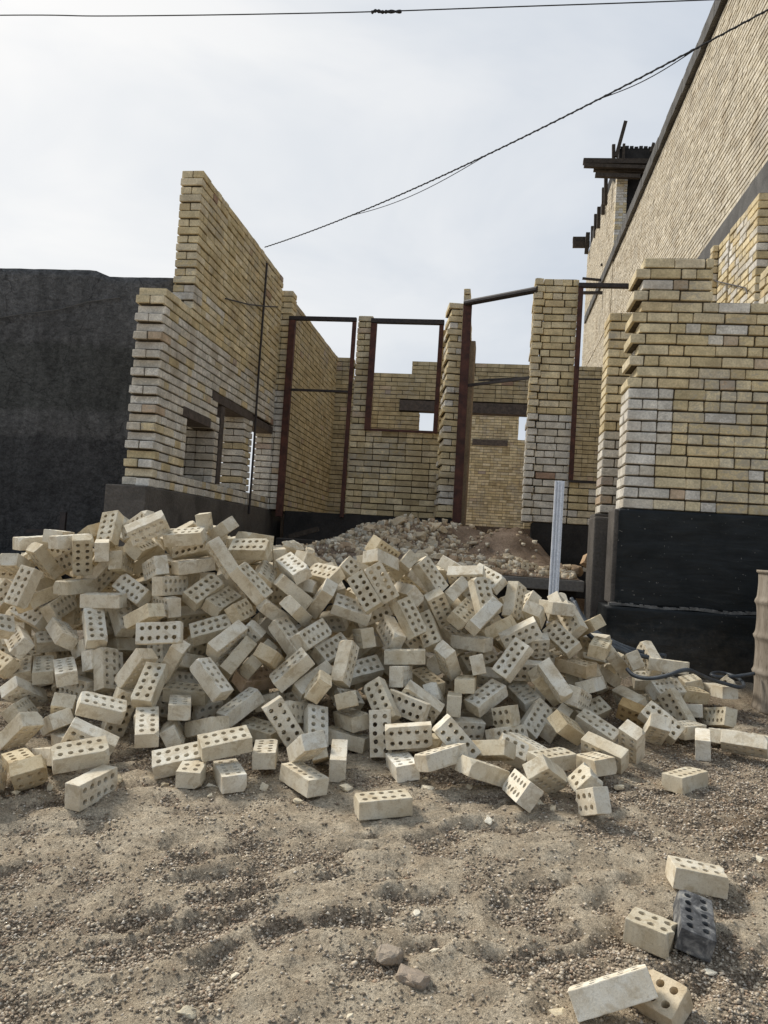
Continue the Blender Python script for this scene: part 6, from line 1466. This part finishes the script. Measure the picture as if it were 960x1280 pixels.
# ------------------------------------------------------------------ overhead wires
bm = bmesh.new()
pts = [on_y(u, v, 9) for u, v in ((-900, 30), (-400, 24), (0, 19), (120, 20), (240, 19), (360, 17), (470, 14.5), (640, 8.5), (880, 0), (1200, -14), (1800, -45))]
tube(bm, spline(pts, 8), .0075, 6)
wr = recenter(from_bm('overhead_wire', bm, CABLE)); tag(wr, 'black overhead wire crossing the top of the sky', 'wire')
bm = bmesh.new(); sp_ = [on_y(464, 16, 8.98), on_y(470, 13.5, 8.97), on_y(478, 15, 8.98), on_y(486, 14.5, 8.98), on_y(502, 14.5, 8.98)]
tube(bm, spline(sp_, 6), .02, 6, lambda i: .012+.012*abs(math.sin(i*.9))); from_bm('splice', bm, CABLE, wr)
Aw = on_x(331, 309, XL-.1); Bw = on_y(975, 4, 4.6)
def wire_pt(t, sag): p = Aw.lerp(Bw, t); p.z -= sag*4*t*(1-t); return p
ts = [i/60 for i in range(-0, 61)]
def fit_sag():
    best = (1e9, 0)
    for k in range(60):
        s = k*.02; err = 0
        for (u, v) in ((450, 258), (600, 190), (720, 140), (870, 65)):
            dm = 1e9
            for t in ts:
                p = wire_pt(t, s)-Vector((0, 0, CAMZ)); q = (p.dot(Vector(RX)), p.dot(Vector(UY)), p.dot(Vector(FW)))
                uu, vv = 480+960*q[0]/q[2], 640-960*q[1]/q[2]
                dm = min(dm, math.hypot(uu-u, vv-v))
            err += dm
        if err < best[0]: best = (err, s)
    return best[1]
SAG = fit_sag()
bm = bmesh.new(); tube(bm, [wire_pt(t, SAG) for t in ts+[1.05, 1.15, 1.3]], .006, 6)
w2 = recenter(from_bm('overhead_wire', bm, CABLE)); tag(w2, 'black twisted service wire rising from left wall to upper right', 'wire')
bm = bmesh.new()
tw_ = []
for i in range(500):
    t = i/499*1.0; p = wire_pt(t, SAG); a_ = t*9.5*2*PI*8
    tw_.append(p+Vector((0,   .006*math.cos(a_), .006*math.sin(a_))))
tube(bm, tw_, .004, 5)
for t0, t1, dz in ((.30, .62, .06), (.80, .92, .035)):
    tube(bm, [wire_pt(t0+(t1-t0)*i/16, SAG)-Vector((0, 0, dz*math.sin(PI*i/16))) for i in range(17)], .0035, 5)
from_bm('loose_strand', bm, CABLE, w2)

# ------------------------------------------------------------------ light
SUN_AZ, SUN_EL = math.radians(-64), math.radians(44)      # azimuth from +Y towards +X
sd = Vector((math.sin(SUN_AZ)*math.cos(SUN_EL), math.cos(SUN_AZ)*math.cos(SUN_EL), math.sin(SUN_EL)))
su = bpy.data.lights.new('sun', 'SUN'); su.energy = 2.9; su.angle = math.radians(16); su.color = (1, .95, .87)
so = bpy.data.objects.new('sun', su); COL.objects.link(so); so.rotation_mode = 'QUATERNION'; so.rotation_quaternion = (-sd).to_track_quat('-Z', 'Y')
so.location = sd*50
w = bpy.data.worlds.new('World'); sc.world = w; w.use_nodes = True; nt = w.node_tree
bg = nt.nodes['Background']; sky = nt.nodes.new('ShaderNodeTexSky'); sky.sky_type = 'NISHITA'; sky.sun_disc = False
sky.sun_elevation = SUN_EL; sky.sun_rotation = SUN_AZ; sky.air_density = 1.2; sky.dust_density = 4.0
tc = nt.nodes.new('ShaderNodeTexCoord')
def N(scale, det, rough, vec, dist=0):
    x = nt.nodes.new('ShaderNodeTexNoise'); x.inputs['Scale'].default_value = scale; x.inputs['Detail'].default_value = det; x.inputs['Roughness'].default_value = rough; x.inputs['Distortion'].default_value = dist
    nt.links.new(vec, x.inputs['Vector']); return x.outputs['Fac']
mp = nt.nodes.new('ShaderNodeMapping'); mp.inputs['Scale'].default_value = (1, 1, 2.2); mp.inputs['Location'].default_value = (.35, .1, .2)
nt.links.new(tc.outputs['Generated'], mp.inputs['Vector'])
cl = N(2.1, 5, .55, mp.outputs['Vector'], .4)
# thin cloud is brighter around the veiled sun
dt = nt.nodes.new('ShaderNodeVectorMath'); dt.operation = 'DOT_PRODUCT'; nt.links.new(tc.outputs['Generated'], dt.inputs[0])
gd = Vector((math.sin(math.radians(-36))*math.cos(math.radians(30)), math.cos(math.radians(-36))*math.cos(math.radians(30)), math.sin(math.radians(30)))); dt.inputs[1].default_value = gd
rp = nt.nodes.new('ShaderNodeValToRGB'); rp.color_ramp.elements[0].position = .55; rp.color_ramp.elements[0].color = (0, 0, 0, 1); rp.color_ramp.elements[1].position = 1.0; rp.color_ramp.elements[1].color = (1, 1, 1, 1)
nt.links.new(dt.outputs['Value'], rp.inputs['Fac'])
def MIX(f, a, b, mode='MIX'):
    x = nt.nodes.new('ShaderNodeMix'); x.data_type = 'RGBA'; x.blend_type = mode
    for val, i in ((f, 0), (a, 6), (b, 7)):
        if hasattr(val, 'is_linked'): nt.links.new(val, x.inputs[i])
        elif i == 0: x.inputs[0].default_value = val
        else: x.inputs[i].default_value = (*val, 1)
    return x.outputs[2]
cloud = MIX(rp.outputs['Color'], (5.6, 6.5, 7.8), (10.0, 10.1, 10.1))
cr = nt.nodes.new('ShaderNodeValToRGB'); cr.color_ramp.elements[0].position = .38; cr.color_ramp.elements[0].color = (.88, .905, .94, 1); cr.color_ramp.elements[1].position = .60; cr.color_ramp.elements[1].color = (1.06, 1.05, 1.04, 1)
nt.links.new(cl, cr.inputs['Fac'])
cloud = MIX(1.0, cloud, cr.outputs['Color'], 'MULTIPLY')
final = MIX(.88, sky.outputs['Color'], cloud)
nt.links.new(final, bg.inputs['Color']); bg.inputs['Strength'].default_value = .078
vs = sc.view_settings; vs.view_transform = 'Standard'; vs.look = 'None'; vs.exposure = 0.26; vs.gamma = 1.0; vs.use_curve_mapping = False
sc.render.engine = 'CYCLES'; sc.cycles.max_bounces = 6; sc.cycles.use_denoising = True
